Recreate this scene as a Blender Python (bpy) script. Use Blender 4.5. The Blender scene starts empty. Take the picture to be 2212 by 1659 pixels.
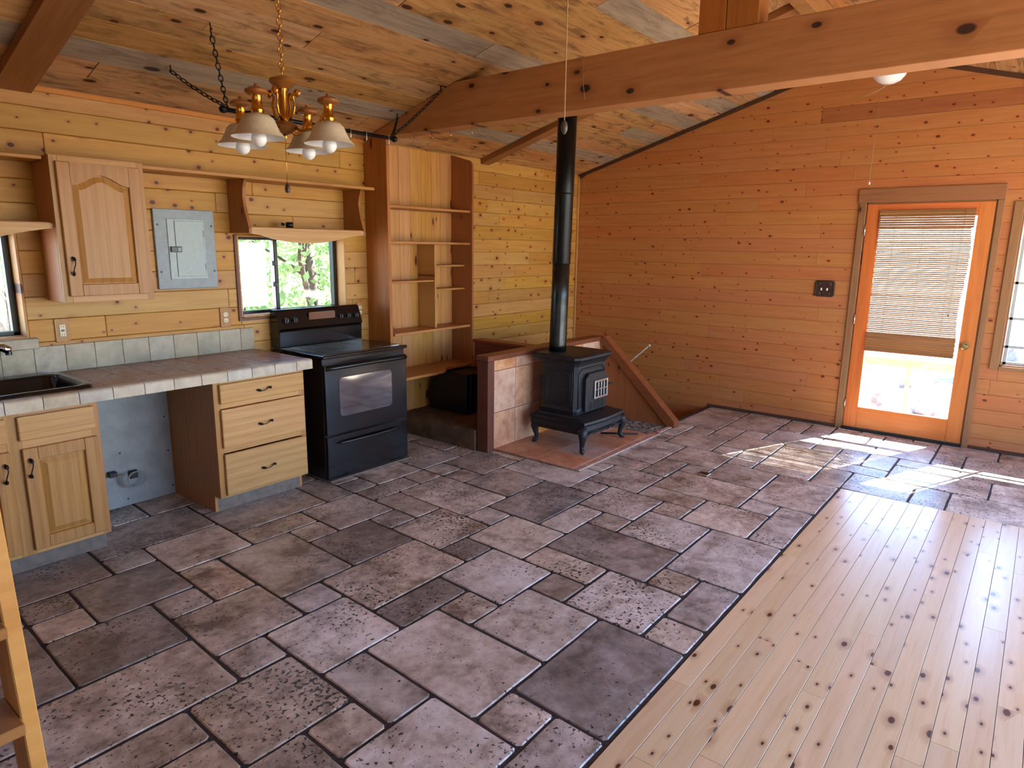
import bpy, bmesh, math, random
from mathutils import Vector, Matrix

random.seed(7)
SC = bpy.context.scene
COL = SC.collection

# ------------------------------------------------------------------ camera
FPX, IW, IH = 1442.28, 2212, 1659
YAW, PITCH, ROLL = 0.66944768, -0.20210468, 0.01291557
fw = Vector((math.cos(YAW) * math.cos(PITCH), math.sin(YAW) * math.cos(PITCH), math.sin(PITCH)))
rt = fw.cross(Vector((0, 0, 1))).normalized()
up = rt.cross(fw)
r2 = math.cos(ROLL) * rt + math.sin(ROLL) * up
u2 = -math.sin(ROLL) * rt + math.cos(ROLL) * up
cam_d = bpy.data.cameras.new('camera')
cam_d.sensor_width = 36.0
cam_d.lens = 36.0 * FPX / IW
cam_d.clip_start = 0.02
cam = bpy.data.objects.new('camera', cam_d)
COL.objects.link(cam)
M3 = Matrix((r2, u2, -fw)).transposed()
cam.matrix_world = Matrix.Translation((0, 0, 1.63)) @ M3.to_4x4()
SC.camera = cam

# ------------------------------------------------------------------ sky, sun, exposure
world = bpy.data.worlds.new('sky')
SC.world = world
world.use_nodes = True
wn = world.node_tree
wn.nodes.clear()
wo = wn.nodes.new('ShaderNodeOutputWorld')
wb = wn.nodes.new('ShaderNodeBackground')
ws = wn.nodes.new('ShaderNodeTexSky')
ws.sky_type = 'NISHITA'
ws.sun_disc = False
ws.sun_elevation = math.radians(44.7)
ws.sun_rotation = math.radians(90 + 22.8)
ws.altitude = 2000
wb.inputs['Strength'].default_value = 0.62
wt_ = wn.nodes.new('ShaderNodeMix')
wt_.data_type = 'RGBA'
wt_.blend_type = 'MULTIPLY'
wt_.inputs[0].default_value = 1.0
wt_.inputs[7].default_value = (0.93, 1.0, 1.10, 1.0)
wn.links.new(ws.outputs[0], wt_.inputs[6])
wn.links.new(wt_.outputs[2], wb.inputs['Color'])
wn.links.new(wb.outputs[0], wo.inputs['Surface'])

sun_d = bpy.data.lights.new('sun', 'SUN')
sun_d.energy = 22.0
sun_d.angle = math.radians(0.53)
sun_d.color = (1.0, 0.97, 0.92)
sun = bpy.data.objects.new('sun', sun_d)
COL.objects.link(sun)
SUN_DIR = Vector((-0.93, 0.39, -1.0))
sun.rotation_euler = SUN_DIR.to_track_quat('-Z', 'Y').to_euler()
sun.location = (12, -4, 9)

def portal(name, loc, direction, sx, sy):
    d = bpy.data.lights.new(name, 'AREA')
    d.shape = 'RECTANGLE'
    d.size, d.size_y = sx, sy
    d.cycles.is_portal = True
    o = bpy.data.objects.new(name, d)
    COL.objects.link(o)
    o.location = loc
    o.rotation_euler = Vector(direction).to_track_quat('-Z', 'Z').to_euler()

SC.view_settings.view_transform = 'Standard'
SC.view_settings.look = 'None'
SC.view_settings.gamma = 1.0
SC.view_settings.use_curve_mapping = False
SC.view_settings.exposure = 1.5
cy = SC.cycles
cy.use_denoising = True
cy.max_bounces = 6
cy.diffuse_bounces = 4
cy.glossy_bounces = 3
cy.transparent_max_bounces = 8
cy.use_adaptive_sampling = True
cy.adaptive_threshold = 0.06
cy.caustics_reflective = False
cy.caustics_refractive = False
cy.sample_clamp_indirect = 8.0

# ------------------------------------------------------------------ mesh helpers
def newobj(name, bm, mat=None, parent=None, smooth=False):
    bmesh.ops.recalc_face_normals(bm, faces=bm.faces)
    me = bpy.data.meshes.new(name)
    bm.to_mesh(me)
    bm.free()
    if smooth:
        for p in me.polygons:
            p.use_smooth = True
    if mat:
        me.materials.append(mat)
    o = bpy.data.objects.new(name, me)
    COL.objects.link(o)
    if parent is not None:
        o.parent = parent
        if parent.type == 'EMPTY':
            o.matrix_parent_inverse = Matrix.Translation(-parent.location)
    return o

def tag(o, label, cat=None, group=None, kind=None):
    o['label'] = label
    if cat: o['category'] = cat
    if group: o['group'] = group
    if kind: o['kind'] = kind
    return o

def thing(name, loc, label, cat, group=None, kind=None):
    o = bpy.data.objects.new(name, None)
    o.empty_display_size = 0.1
    COL.objects.link(o)
    o.location = loc
    return tag(o, label, cat, group, kind)

def bx(bm, x0, x1, y0, y1, z0, z1, bev=0.0, seg=1):
    vs = [bm.verts.new((x, y, z)) for x in (x0, x1) for y in (y0, y1) for z in (z0, z1)]
    fs = [(0, 1, 3, 2), (4, 6, 7, 5), (0, 4, 5, 1), (2, 3, 7, 6), (0, 2, 6, 4), (1, 5, 7, 3)]
    faces = [bm.faces.new([vs[i] for i in f]) for f in fs]
    if bev:
        es = set()
        for f in faces:
            es.update(f.edges)
        bmesh.ops.bevel(bm, geom=list(es), offset=bev, segments=seg, affect='EDGES', profile=0.5)
    return bm

def box(name, x0, x1, y0, y1, z0, z1, mat, parent=None, bev=0.003, seg=1):
    bm = bmesh.new()
    bx(bm, min(x0, x1), max(x0, x1), min(y0, y1), max(y0, y1), min(z0, z1), max(z0, z1), bev, seg)
    return newobj(name, bm, mat, parent)

def prism_bm(bm, pts, axis, a0, a1, bev=0.0):
    """pts: 2D polygon; axis 'x': pts are (y,z); 'y': (x,z); 'z': (x,y)"""
    def P(p, a):
        return {'x': (a, p[0], p[1]), 'y': (p[0], a, p[1]), 'z': (p[0], p[1], a)}[axis]
    A = [bm.verts.new(P(p, a0)) for p in pts]
    B = [bm.verts.new(P(p, a1)) for p in pts]
    n = len(pts)
    fs = [bm.faces.new(A), bm.faces.new(B)]
    for i in range(n):
        fs.append(bm.faces.new((A[i], A[(i + 1) % n], B[(i + 1) % n], B[i])))
    if bev:
        es = set()
        for f in fs:
            es.update(f.edges)
        bmesh.ops.bevel(bm, geom=list(es), offset=bev, segments=1, affect='EDGES', profile=0.5)

def prism(name, pts, axis, a0, a1, mat, parent=None, bev=0.0):
    bm = bmesh.new()
    prism_bm(bm, pts, axis, a0, a1, bev)
    return newobj(name, bm, mat, parent)

def tube_bm(bm, pts, rad, seg=10, closed=False):
    pts = [Vector(p) for p in pts]
    n = len(pts)
    rads = rad if isinstance(rad, (list, tuple)) else [rad] * n
    rings = []
    prev = None
    for i, p in enumerate(pts):
        if closed:
            t = (pts[(i + 1) % n] - pts[i - 1]).normalized()
        else:
            t = (pts[min(i + 1, n - 1)] - pts[max(i - 1, 0)]).normalized()
        if prev is None:
            a = Vector((0, 0, 1)) if abs(t.z) < 0.9 else Vector((1, 0, 0))
            nrm = (a - t * a.dot(t)).normalized()
        else:
            nrm = (prev - t * prev.dot(t)).normalized()
        prev = nrm
        b = t.cross(nrm)
        rings.append([bm.verts.new(p + (nrm * math.cos(2 * math.pi * k / seg) + b * math.sin(2 * math.pi * k / seg)) * rads[i]) for k in range(seg)])
    m = n if closed else n - 1
    for i in range(m):
        r0, r1 = rings[i], rings[(i + 1) % n]
        for k in range(seg):
            bm.faces.new((r0[k], r0[(k + 1) % seg], r1[(k + 1) % seg], r1[k]))
    if not closed:
        bm.faces.new(rings[0])
        bm.faces.new(rings[-1])

def tube(name, pts, rad, mat, parent=None, seg=10, closed=False):
    bm = bmesh.new()
    tube_bm(bm, pts, rad, seg, closed)
    return newobj(name, bm, mat, parent, True)

def lathe_bm(bm, prof, c, seg=24, axis='z'):
    """prof: list of (radius, height); axis z up, or 'y-' pointing to -y, 'x-' pointing to -x"""
    def P(r, h, a):
        u, v = r * math.cos(a), r * math.sin(a)
        if axis == 'z': return (c[0] + u, c[1] + v, c[2] + h)
        if axis == 'y-': return (c[0] + u, c[1] - h, c[2] + v)
        return (c[0] - h, c[1] + u, c[2] + v)
    rings = []
    for r, h in prof:
        if r < 1e-6:
            rings.append([bm.verts.new(P(0, h, 0))])
        else:
            rings.append([bm.verts.new(P(r, h, 2 * math.pi * k / seg)) for k in range(seg)])
    for a, b in zip(rings, rings[1:]):
        if len(a) == 1 and len(b) == 1: continue
        for k in range(seg):
            if len(a) == 1: bm.faces.new((a[0], b[k], b[(k + 1) % seg]))
            elif len(b) == 1: bm.faces.new((a[k], a[(k + 1) % seg], b[0]))
            else: bm.faces.new((a[k], a[(k + 1) % seg], b[(k + 1) % seg], b[k]))

def lathe(name, prof, c, mat, parent=None, seg=24, axis='z', smooth=True):
    bm = bmesh.new()
    lathe_bm(bm, prof, c, seg, axis)
    o = newobj(name, bm, mat, parent, smooth)
    if smooth:
        try:
            o.data.set_sharp_from_angle(angle=math.radians(40))
        except Exception:
            pass
    return o

def sphere(name, c, r, mat, parent=None, seg=16, sz=1.0):
    prof = [(r * math.sin(math.pi * i / 10), -r * sz * math.cos(math.pi * i / 10)) for i in range(11)]
    prof[0] = (0, prof[0][1]); prof[-1] = (0, prof[-1][1])
    return lathe(name, prof, c, mat, parent, seg)

def stadium(cx, cz, w, h, r, n=5):
    """rounded rectangle as 2D polygon"""
    out = []
    for sx, sz, a0 in ((1, 1, 0), (-1, 1, 90), (-1, -1, 180), (1, -1, 270)):
        for k in range(n + 1):
            a = math.radians(a0 + 90 * k / n)
            out.append((cx + sx * (w / 2 - r) + r * math.cos(a), cz + sz * (h / 2 - r) + r * math.sin(a)))
    return out

# ------------------------------------------------------------------ materials
def srgb(r, g, b):
    f = lambda c: (c / 255 / 12.92) if c <= 10.3 else ((c / 255 + 0.055) / 1.055) ** 2.4
    return (f(r), f(g), f(b), 1.0)

def mat_new(name):
    m = bpy.data.materials.new(name)
    m.use_nodes = True
    nt = m.node_tree
    b = nt.nodes['Principled BSDF']
    return m, nt, b

def nd(nt, typ, **kw):
    n = nt.nodes.new(typ)
    for k, v in kw.items():
        setattr(n, k, v)
    return n

def math_n(nt, op, a, b=None, clamp=False):
    n = nt.nodes.new('ShaderNodeMath')
    n.operation = op
    n.use_clamp = clamp
    for i, v in enumerate((a, b)):
        if v is None: continue
        if isinstance(v, (int, float)): n.inputs[i].default_value = v
        else: nt.links.new(v, n.inputs[i])
    return n.outputs[0]

def mixc(nt, fac, a, b, blend='MIX'):
    n = nt.nodes.new('ShaderNodeMix')
    n.data_type = 'RGBA'
    n.blend_type = blend
    for i, v in ((0, fac), (6, a), (7, b)):
        if isinstance(v, (int, float)): n.inputs[i].default_value = v
        elif isinstance(v, tuple): n.inputs[i].default_value = v
        else: nt.links.new(v, n.inputs[i])
    return n.outputs[2]

def ramp(nt, fac, stops):
    n = nt.nodes.new('ShaderNodeValToRGB')
    e = n.color_ramp.elements
    while len(e) < len(stops): e.new(0.5)
    for el, (p, c) in zip(e, stops):
        el.position = p
        el.color = c if isinstance(c, tuple) else (c, c, c, 1)
    nt.links.new(fac, n.inputs[0])
    return n.outputs[0]

def comb(nt, u, v):
    n = nt.nodes.new('ShaderNodeCombineXYZ')
    nt.links.new(u, n.inputs[0])
    nt.links.new(v, n.inputs[1])
    return n.outputs[0]

def noise(nt, vec, scale, detail=3, rough=0.55, dist=0.0):
    n = nt.nodes.new('ShaderNodeTexNoise')
    n.inputs['Scale'].default_value = scale
    n.inputs['Detail'].default_value = detail
    n.inputs['Roughness'].default_value = rough
    n.inputs['Distortion'].default_value = dist
    nt.links.new(vec, n.inputs['Vector'])
    return n.outputs[0]

def wood(name, axes, base, dark, light=None, knots=0.0, kscale=(2.2, 7.0), kcol=(60, 28, 14), rough=0.5, var=0.16,
         hue=0.5, grain=0.55, bump=0.15, spec=0.4, rings=0.0, stain=0.0, coat=0.0, gfreq=14.0):
    m, nt, b = mat_new(name)
    tc = nd(nt, 'ShaderNodeTexCoord')
    sp = nd(nt, 'ShaderNodeSeparateXYZ')
    nt.links.new(tc.outputs['Object'], sp.inputs[0])
    oi = nd(nt, 'ShaderNodeObjectInfo')
    rnd = oi.outputs['Random']
    u = math_n(nt, 'ADD', sp.outputs['XYZ'.index(axes[0])], math_n(nt, 'MULTIPLY', rnd, 37.3))
    v = math_n(nt, 'ADD', sp.outputs['XYZ'.index(axes[1])], math_n(nt, 'MULTIPLY', rnd, 11.7))
    # knots
    kvec = comb(nt, math_n(nt, 'MULTIPLY', u, kscale[0]), math_n(nt, 'MULTIPLY', v, kscale[1]))
    vo = nd(nt, 'ShaderNodeTexVoronoi')
    vo.voronoi_dimensions = '2D'
    vo.inputs['Scale'].default_value = 1.0
    nt.links.new(kvec, vo.inputs['Vector'])
    sc = nd(nt, 'ShaderNodeSeparateColor')
    nt.links.new(vo.outputs['Color'], sc.inputs[0])
    present = math_n(nt, 'LESS_THAN', sc.outputs[0], knots)
    size = math_n(nt, 'ADD', math_n(nt, 'MULTIPLY', math_n(nt, 'POWER', sc.outputs[1], 2.0), 0.11), 0.055)
    kd = math_n(nt, 'DIVIDE', vo.outputs['Distance'], size)
    near = math_n(nt, 'MULTIPLY', present, math_n(nt, 'DIVIDE', 1.0, math_n(nt, 'ADD', 1.0, math_n(nt, 'POWER', kd, 2.0))))
    # grain
    vv = math_n(nt, 'ADD', v, math_n(nt, 'MULTIPLY', near, 0.03))
    g1 = noise(nt, comb(nt, math_n(nt, 'MULTIPLY', u, 0.9), math_n(nt, 'MULTIPLY', vv, gfreq)), 2.2, 3, 0.6, 0.4)
    g2 = noise(nt, comb(nt, math_n(nt, 'MULTIPLY', u, 3.0), math_n(nt, 'MULTIPLY', vv, 130.0)), 2.0, 2, 0.6)
    g = math_n(nt, 'ADD', math_n(nt, 'MULTIPLY', g1, 0.65), math_n(nt, 'MULTIPLY', g2, 0.35))
    if rings:
        w = nd(nt, 'ShaderNodeTexWave')
        w.wave_type = 'RINGS'
        w.inputs['Scale'].default_value = rings
        w.inputs['Distortion'].default_value = 4.0
        w.inputs['Detail'].default_value = 2.0
        nt.links.new(comb(nt, math_n(nt, 'MULTIPLY', u, 0.35), math_n(nt, 'MULTIPLY', v, 3.0)), w.inputs['Vector'])
        g = math_n(nt, 'ADD', math_n(nt, 'MULTIPLY', g, 0.88), math_n(nt, 'MULTIPLY', w.outputs['Fac'], 0.12))
    light = light or base
    f = ramp(nt, g, [(0.5 - grain * 0.5, srgb(*dark)), (0.5, srgb(*base)), (0.5 + grain * 0.5, srgb(*light))])
    # tint of each board
    w2 = nd(nt, 'ShaderNodeTexWhiteNoise')
    w2.noise_dimensions = '1D'
    nt.links.new(rnd, w2.inputs['W'])
    ws_ = nd(nt, 'ShaderNodeSeparateColor')
    nt.links.new(w2.outputs['Color'], ws_.inputs[0])
    hsv = nd(nt, 'ShaderNodeHueSaturation')
    nt.links.new(f, hsv.inputs['Color'])
    mr = lambda s, a, c: math_n(nt, 'ADD', math_n(nt, 'MULTIPLY', s, c - a), a)
    nt.links.new(mr(ws_.outputs[0], hue - 0.006, hue + 0.006), hsv.inputs['Hue'])
    nt.links.new(mr(ws_.outputs[1], 1 - var * 0.5, 1 + var * 0.5), hsv.inputs['Saturation'])
    nt.links.new(mr(ws_.outputs[2], 1 - var, 1 + var * 0.7), hsv.inputs['Value'])
    col = hsv.outputs[0]
    if stain:
        s1 = noise(nt, comb(nt, math_n(nt, 'MULTIPLY', u, 1.3), math_n(nt, 'MULTIPLY', v, 6.0)), 2.0, 6, 0.7, 0.8)
        sf = ramp(nt, s1, [(0.5, 0.0), (0.68, 1.0)])
        col = mixc(nt, math_n(nt, 'MULTIPLY', sf, stain), col, srgb(70, 50, 36))
    if knots:
        halo = math_n(nt, 'MULTIPLY', math_n(nt, 'MULTIPLY', present, ramp(nt, math_n(nt, 'MULTIPLY', kd, 0.25), [(0.2, 1.0), (0.75, 0.0)])), 0.45)
        col = mixc(nt, halo, col, srgb(min(255, int(kcol[0] * 2.0)), int(kcol[1] * 1.9), int(kcol[2] * 1.6)))
        core = math_n(nt, 'MULTIPLY', present, ramp(nt, math_n(nt, 'MULTIPLY', kd, 0.5), [(0.35, 1.0), (0.5, 0.0)]))
        col = mixc(nt, core, col, srgb(*kcol))
    nt.links.new(col, b.inputs['Base Color'])
    b.inputs['Roughness'].default_value = rough
    b.inputs['Specular IOR Level'].default_value = spec
    if coat:
        b.inputs['Coat Weight'].default_value = coat
        b.inputs['Coat Roughness'].default_value = 0.24
    if bump:
        bp = nd(nt, 'ShaderNodeBump')
        bp.inputs['Strength'].default_value = bump
        bp.inputs['Distance'].default_value = 0.004
        nt.links.new(g, bp.inputs['Height'])
        nt.links.new(bp.outputs[0], b.inputs['Normal'])
    return m

def plain(name, col, rough=0.5, metal=0.0, spec=0.5, var=0.0, nscale=20.0, bump=0.0, col2=None, rnd=0.0):
    m, nt, b = mat_new(name)
    tc = nd(nt, 'ShaderNodeTexCoord')
    nz = noise(nt, tc.outputs['Object'], nscale, 4, 0.6)
    c2 = col2 or tuple(int(c * (1 - var)) for c in col)
    c = ramp(nt, nz, [(0.35, srgb(*c2)), (0.65, srgb(*col))])
    if rnd:
        oi = nd(nt, 'ShaderNodeObjectInfo')
        hsv = nd(nt, 'ShaderNodeHueSaturation')
        nt.links.new(c, hsv.inputs['Color'])
        nt.links.new(math_n(nt, 'ADD', math_n(nt, 'MULTIPLY', oi.outputs['Random'], 2 * rnd), 1 - rnd), hsv.inputs['Value'])
        c = hsv.outputs[0]
    nt.links.new(c, b.inputs['Base Color'])
    b.inputs['Roughness'].default_value = rough
    b.inputs['Metallic'].default_value = metal
    b.inputs['Specular IOR Level'].default_value = spec
    if bump:
        bp = nd(nt, 'ShaderNodeBump')
        bp.inputs['Strength'].default_value = bump
        bp.inputs['Distance'].default_value = 0.003
        nt.links.new(nz, bp.inputs['Height'])
        nt.links.new(bp.outputs[0], b.inputs['Normal'])
    return m

def stone_tile(name, cols, pit=1.0, rough=0.42, spec=0.5, scale=1.0, var=0.2, bump=0.5):
    m, nt, b = mat_new(name)
    tc = nd(nt, 'ShaderNodeTexCoord')
    oi = nd(nt, 'ShaderNodeObjectInfo')
    va = nd(nt, 'ShaderNodeVectorMath')
    va.operation = 'ADD'
    cb = nd(nt, 'ShaderNodeCombineXYZ')
    nt.links.new(math_n(nt, 'MULTIPLY', oi.outputs['Random'], 41.0), cb.inputs[0])
    nt.links.new(math_n(nt, 'MULTIPLY', oi.outputs['Random'], 17.0), cb.inputs[1])
    nt.links.new(tc.outputs['Object'], va.inputs[0])
    nt.links.new(cb.outputs[0], va.inputs[1])
    vec = va.outputs[0]
    n1 = noise(nt, vec, 4.0 * scale, 6, 0.62, 0.5)
    n2 = noise(nt, vec, 17.0 * scale, 5, 0.65, 0.2)
    w2 = nd(nt, 'ShaderNodeTexWhiteNoise')
    w2.noise_dimensions = '1D'
    nt.links.new(oi.outputs['Random'], w2.inputs['W'])
    s = nd(nt, 'ShaderNodeSeparateColor')
    nt.links.new(w2.outputs['Color'], s.inputs[0])
    mix = math_n(nt, 'ADD', math_n(nt, 'MULTIPLY', n1, 0.6), math_n(nt, 'MULTIPLY', n2, 0.4))
    c = ramp(nt, mix, [(0.39, srgb(*cols[0])), (0.5, srgb(*cols[1])), (0.62, srgb(*cols[2]))])
    hsv = nd(nt, 'ShaderNodeHueSaturation')
    nt.links.new(c, hsv.inputs['Color'])
    nt.links.new(math_n(nt, 'ADD', math_n(nt, 'MULTIPLY', s.outputs[0], 2 * var), 1 - var), hsv.inputs['Value'])
    nt.links.new(math_n(nt, 'ADD', math_n(nt, 'MULTIPLY', s.outputs[1], 0.6), 0.7), hsv.inputs['Saturation'])
    c = hsv.outputs[0]
    # pits, of unequal density from stone to stone
    pv = noise(nt, vec, 55.0 * scale, 4, 0.6)
    pm = noise(nt, vec, 3.3 * scale, 2, 0.5)
    thr = math_n(nt, 'ADD', math_n(nt, 'MULTIPLY', s.outputs[2], -0.085), 0.455)
    thr = math_n(nt, 'ADD', thr, math_n(nt, 'MULTIPLY', math_n(nt, 'SUBTRACT', pm, 0.5), 0.30))
    pf = math_n(nt, 'MULTIPLY', math_n(nt, 'SUBTRACT', thr, pv), 16.0, True)
    pf = math_n(nt, 'MULTIPLY', pf, pit, True)
    c = mixc(nt, pf, c, srgb(42, 32, 30))
    nt.links.new(c, b.inputs['Base Color'])
    rr = math_n(nt, 'ADD', math_n(nt, 'MULTIPLY', n2, 0.25), rough - 0.125)
    nt.links.new(rr, b.inputs['Roughness'])
    b.inputs['Specular IOR Level'].default_value = spec
    h = math_n(nt, 'SUBTRACT', math_n(nt, 'MULTIPLY', mix, 0.7), pf)
    bp = nd(nt, 'ShaderNodeBump')
    bp.inputs['Strength'].default_value = bump
    bp.inputs['Distance'].default_value = 0.003
    nt.links.new(h, bp.inputs['Height'])
    nt.links.new(bp.outputs[0], b.inputs['Normal'])
    return m

def glass_mat(name, gloss=0.08, tint=(1, 1, 1, 1)):
    m = bpy.data.materials.new(name)
    m.use_nodes = True
    nt = m.node_tree
    nt.nodes.clear()
    o = nd(nt, 'ShaderNodeOutputMaterial')
    t = nd(nt, 'ShaderNodeBsdfTransparent')
    t.inputs[0].default_value = tint
    g = nd(nt, 'ShaderNodeBsdfGlossy')
    g.inputs['Roughness'].default_value = 0.02
    mx = nd(nt, 'ShaderNodeMixShader')
    mx.inputs[0].default_value = gloss
    nt.links.new(t.outputs[0], mx.inputs[1])
    nt.links.new(g.outputs[0], mx.inputs[2])
    nt.links.new(mx.outputs[0], o.inputs[0])
    return m

PINE_B, PINE_D, PINE_L = (216, 150, 82), (192, 122, 60), (228, 170, 100)
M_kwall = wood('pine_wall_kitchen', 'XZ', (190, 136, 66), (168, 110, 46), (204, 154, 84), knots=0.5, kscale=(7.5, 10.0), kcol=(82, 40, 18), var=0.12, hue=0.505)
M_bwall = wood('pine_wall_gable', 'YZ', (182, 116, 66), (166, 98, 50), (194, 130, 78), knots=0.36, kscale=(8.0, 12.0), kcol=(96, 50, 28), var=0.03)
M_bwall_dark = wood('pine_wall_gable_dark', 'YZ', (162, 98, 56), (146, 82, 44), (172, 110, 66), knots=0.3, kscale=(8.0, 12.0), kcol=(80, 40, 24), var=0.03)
M_swall = wood('pine_wall_side', 'XZ', (206, 138, 78), (186, 112, 58), knots=0.3)
M_ceil = wood('rough_ceiling_tan', 'XY', (194, 146, 96), (148, 102, 62), (212, 168, 118), knots=0.55, kscale=(3.0, 6.5), kcol=(70, 42, 26), stain=0.75, var=0.16, rough=0.75, spec=0.2)
M_ceilg = wood('rough_ceiling_grey', 'XY', (162, 144, 122), (118, 102, 84), (182, 164, 142), knots=0.3, kscale=(3.0, 6.5), kcol=(66, 54, 46), stain=0.45, var=0.12, rough=0.8, spec=0.2)
M_beamY = wood('timber_beam', 'YZ', (176, 118, 68), (150, 94, 50), (192, 134, 82), knots=0.6, kscale=(3.2, 5.5), kcol=(62, 34, 22), rough=0.6, var=0.06)
M_beamZ = wood('timber_post', 'ZY', (170, 104, 50), (142, 78, 36), (184, 120, 64), knots=0.3, kscale=(1.6, 5.5), kcol=(92, 44, 22), rough=0.55, var=0.06)
M_beamX = wood('timber_ridge', 'XZ', (170, 120, 76), (130, 88, 54), knots=0.3, rough=0.7)
M_raft = wood('timber_rafter', 'YX', (146, 92, 48), (120, 72, 36), (160, 106, 60), knots=0.3, kscale=(1.4, 5.0), kcol=(70, 40, 26), rough=0.6, var=0.06)
M_oakZ = wood('oak_upright', 'ZX', (174, 122, 64), (148, 94, 44), (190, 140, 80), rings=2.2, gfreq=46.0, rough=0.42, var=0.05, grain=0.5)
M_oakX = wood('oak_flat', 'XZ', (192, 142, 84), (166, 112, 60), (208, 162, 104), rings=2.0, gfreq=46.0, rough=0.42, var=0.08, grain=0.5)
M_oakside = wood('oak_side', 'ZY', (176, 118, 70), (144, 88, 48), rings=2.0, gfreq=46.0, rough=0.45, var=0.04)
M_shelfX = wood('pine_shelf', 'XY', (182, 126, 66), (154, 96, 46), knots=0.15, rough=0.45, var=0.06)
M_shelfZ = wood('pine_panel_vertical', 'ZX', (192, 138, 76), (164, 104, 52), (208, 160, 98), knots=0.42, kscale=(2.8, 9.0), kcol=(86, 48, 26), var=0.10)
M_panelY = wood('pine_panel_side', 'ZY', (158, 96, 50), (130, 72, 34), knots=0.34, kscale=(2.8, 7.0), kcol=(74, 38, 22), var=0.06)
M_red = wood('redwood_trim_x', 'XY', (120, 68, 42), (88, 46, 28), (138, 82, 52), rough=0.45, var=0.06)
M_redz = wood('redwood_trim_z', 'ZX', (104, 60, 40), (76, 42, 28), (122, 74, 50), rough=0.45, var=0.06)
M_redy = wood('redwood_trim_y', 'YZ', (132, 70, 42), (98, 48, 28), (148, 82, 50), rough=0.45, var=0.06)
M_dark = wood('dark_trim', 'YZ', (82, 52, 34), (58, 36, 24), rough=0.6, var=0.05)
M_casing = wood('weathered_casing', 'ZY', (150, 104, 66), (118, 78, 48), knots=0.12, rough=0.55, var=0.06)
M_casingh = wood('weathered_casing_head', 'YZ', (150, 104, 68), (118, 78, 48), knots=0.12, rough=0.55, var=0.06)
M_door = wood('fir_door', 'ZY', (204, 112, 54), (176, 88, 40), (216, 128, 66), rough=0.38, var=0.04)
M_doorh = wood('fir_door_rail', 'YZ', (204, 112, 54), (176, 88, 40), (216, 128, 66), rough=0.38, var=0.04)
M_plank = wood('pine_floor', 'XY', (242, 214, 168), (226, 190, 136), (248, 224, 184), knots=0.55, kscale=(6.0, 12.0), kcol=(74, 40, 28), rough=0.3, spec=0.5, var=0.08, bump=0.04, coat=1.0)
M_ladder = wood('pine_ladder', 'ZY', (212, 152, 74), (184, 120, 50), (224, 170, 96), knots=0.1, rough=0.5, var=0.05)
M_tread = wood('pine_tread', 'XY', (168, 112, 60), (136, 84, 42), knots=0.1, rough=0.55, var=0.05)
M_bamboo = wood('bamboo_weave', 'YZ', (150, 100, 56), (96, 58, 30), (178, 128, 80), rough=0.6, var=0.14, grain=0.7)
M_tile = stone_tile('tumbled_stone', ((130, 115, 101), (193, 178, 162), (234, 222, 206)), rough=0.36, spec=0.7, var=0.2)
M_tile_dark = stone_tile('tumbled_stone_dark', ((106, 96, 87), (150, 138, 127), (186, 174, 163)), rough=0.36, spec=0.7, var=0.08)
M_tile_pale = stone_tile('tumbled_stone_pale', ((158, 144, 130), (212, 200, 186), (242, 234, 224)), rough=0.36, spec=0.7, var=0.08)
M_grout = plain('grey_grout', (66, 58, 58), 0.85, var=0.3, nscale=60, bump=0.4)
M_hearth = stone_tile('terracotta_tile', ((186, 136, 112), (206, 158, 132), (220, 180, 156)), pit=0.1, rough=0.5, var=0.08, bump=0.2)
M_kneetile = stone_tile('tan_wall_tile', ((186, 118, 74), (208, 144, 96), (224, 170, 122)), pit=0.0, rough=0.45, var=0.06, bump=0.1)
M_mortar = plain('crumbling_mortar', (176, 160, 144), 0.95, var=0.65, nscale=30, bump=1.0)
M_ctile = stone_tile('counter_tile', ((146, 106, 76), (158, 118, 86), (170, 130, 98)), pit=0.0, rough=0.3, var=0.04, bump=0.05)
M_cedge = stone_tile('counter_edge_tile', ((164, 150, 130), (186, 172, 152), (204, 192, 174)), pit=0.0, rough=0.35, var=0.05, bump=0.1)
M_bstile = stone_tile('backsplash_tile', ((132, 124, 104), (156, 146, 126), (174, 164, 144)), pit=0.0, rough=0.35, var=0.05, bump=0.08)
M_ctgrout = plain('tile_grout', (120, 100, 84), 0.8, var=0.2)
M_blackgl = plain('black_enamel', (9, 10, 13), 0.16, spec=0.6)
M_blackmat = plain('black_plastic', (14, 14, 16), 0.35, spec=0.5)
M_ovenglass = plain('oven_glass', (16, 19, 24), 0.06, spec=1.0)
M_ovenglass.node_tree.nodes['Principled BSDF'].inputs['IOR'].default_value = 2.1
M_iron = plain('cast_iron', (44, 46, 50), 0.48, metal=0.35, spec=0.5, var=0.35, nscale=50, bump=0.25)
M_pipe = plain('flue_steel', (26, 27, 28), 0.33, metal=0.6, spec=0.5, var=0.3, nscale=6)
M_steel = plain('bright_nickel', (205, 205, 200), 0.25, metal=0.9)
M_wroughtiron = plain('black_wrought_iron', (22, 20, 20), 0.45, metal=0.5)
M_brass = plain('polished_brass', (214, 156, 66), 0.22, metal=1.0)
M_turned = wood('turned_oak', 'XY', (146, 88, 40), (116, 66, 28), rough=0.35, var=0.04)
M_shade_out = plain('frosted_shade', (204, 190, 164), 0.45, var=0.06, nscale=60)
M_bulb = plain('white_bulb', (240, 240, 240), 0.25)
M_whitegl = plain('white_glass', (244, 246, 248), 0.2)
M_chrome = plain('chrome', (210, 212, 215), 0.12, metal=1.0)
M_greypaint = plain('grey_panel_paint', (144, 156, 164), 0.45, var=0.06, nscale=40)
M_lightgrey = plain('pale_panel_paint', (164, 180, 184), 0.4, var=0.05, nscale=40)
M_whitepanel = plain('white_panel', (164, 166, 164), 0.6, var=0.12, nscale=8)
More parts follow.
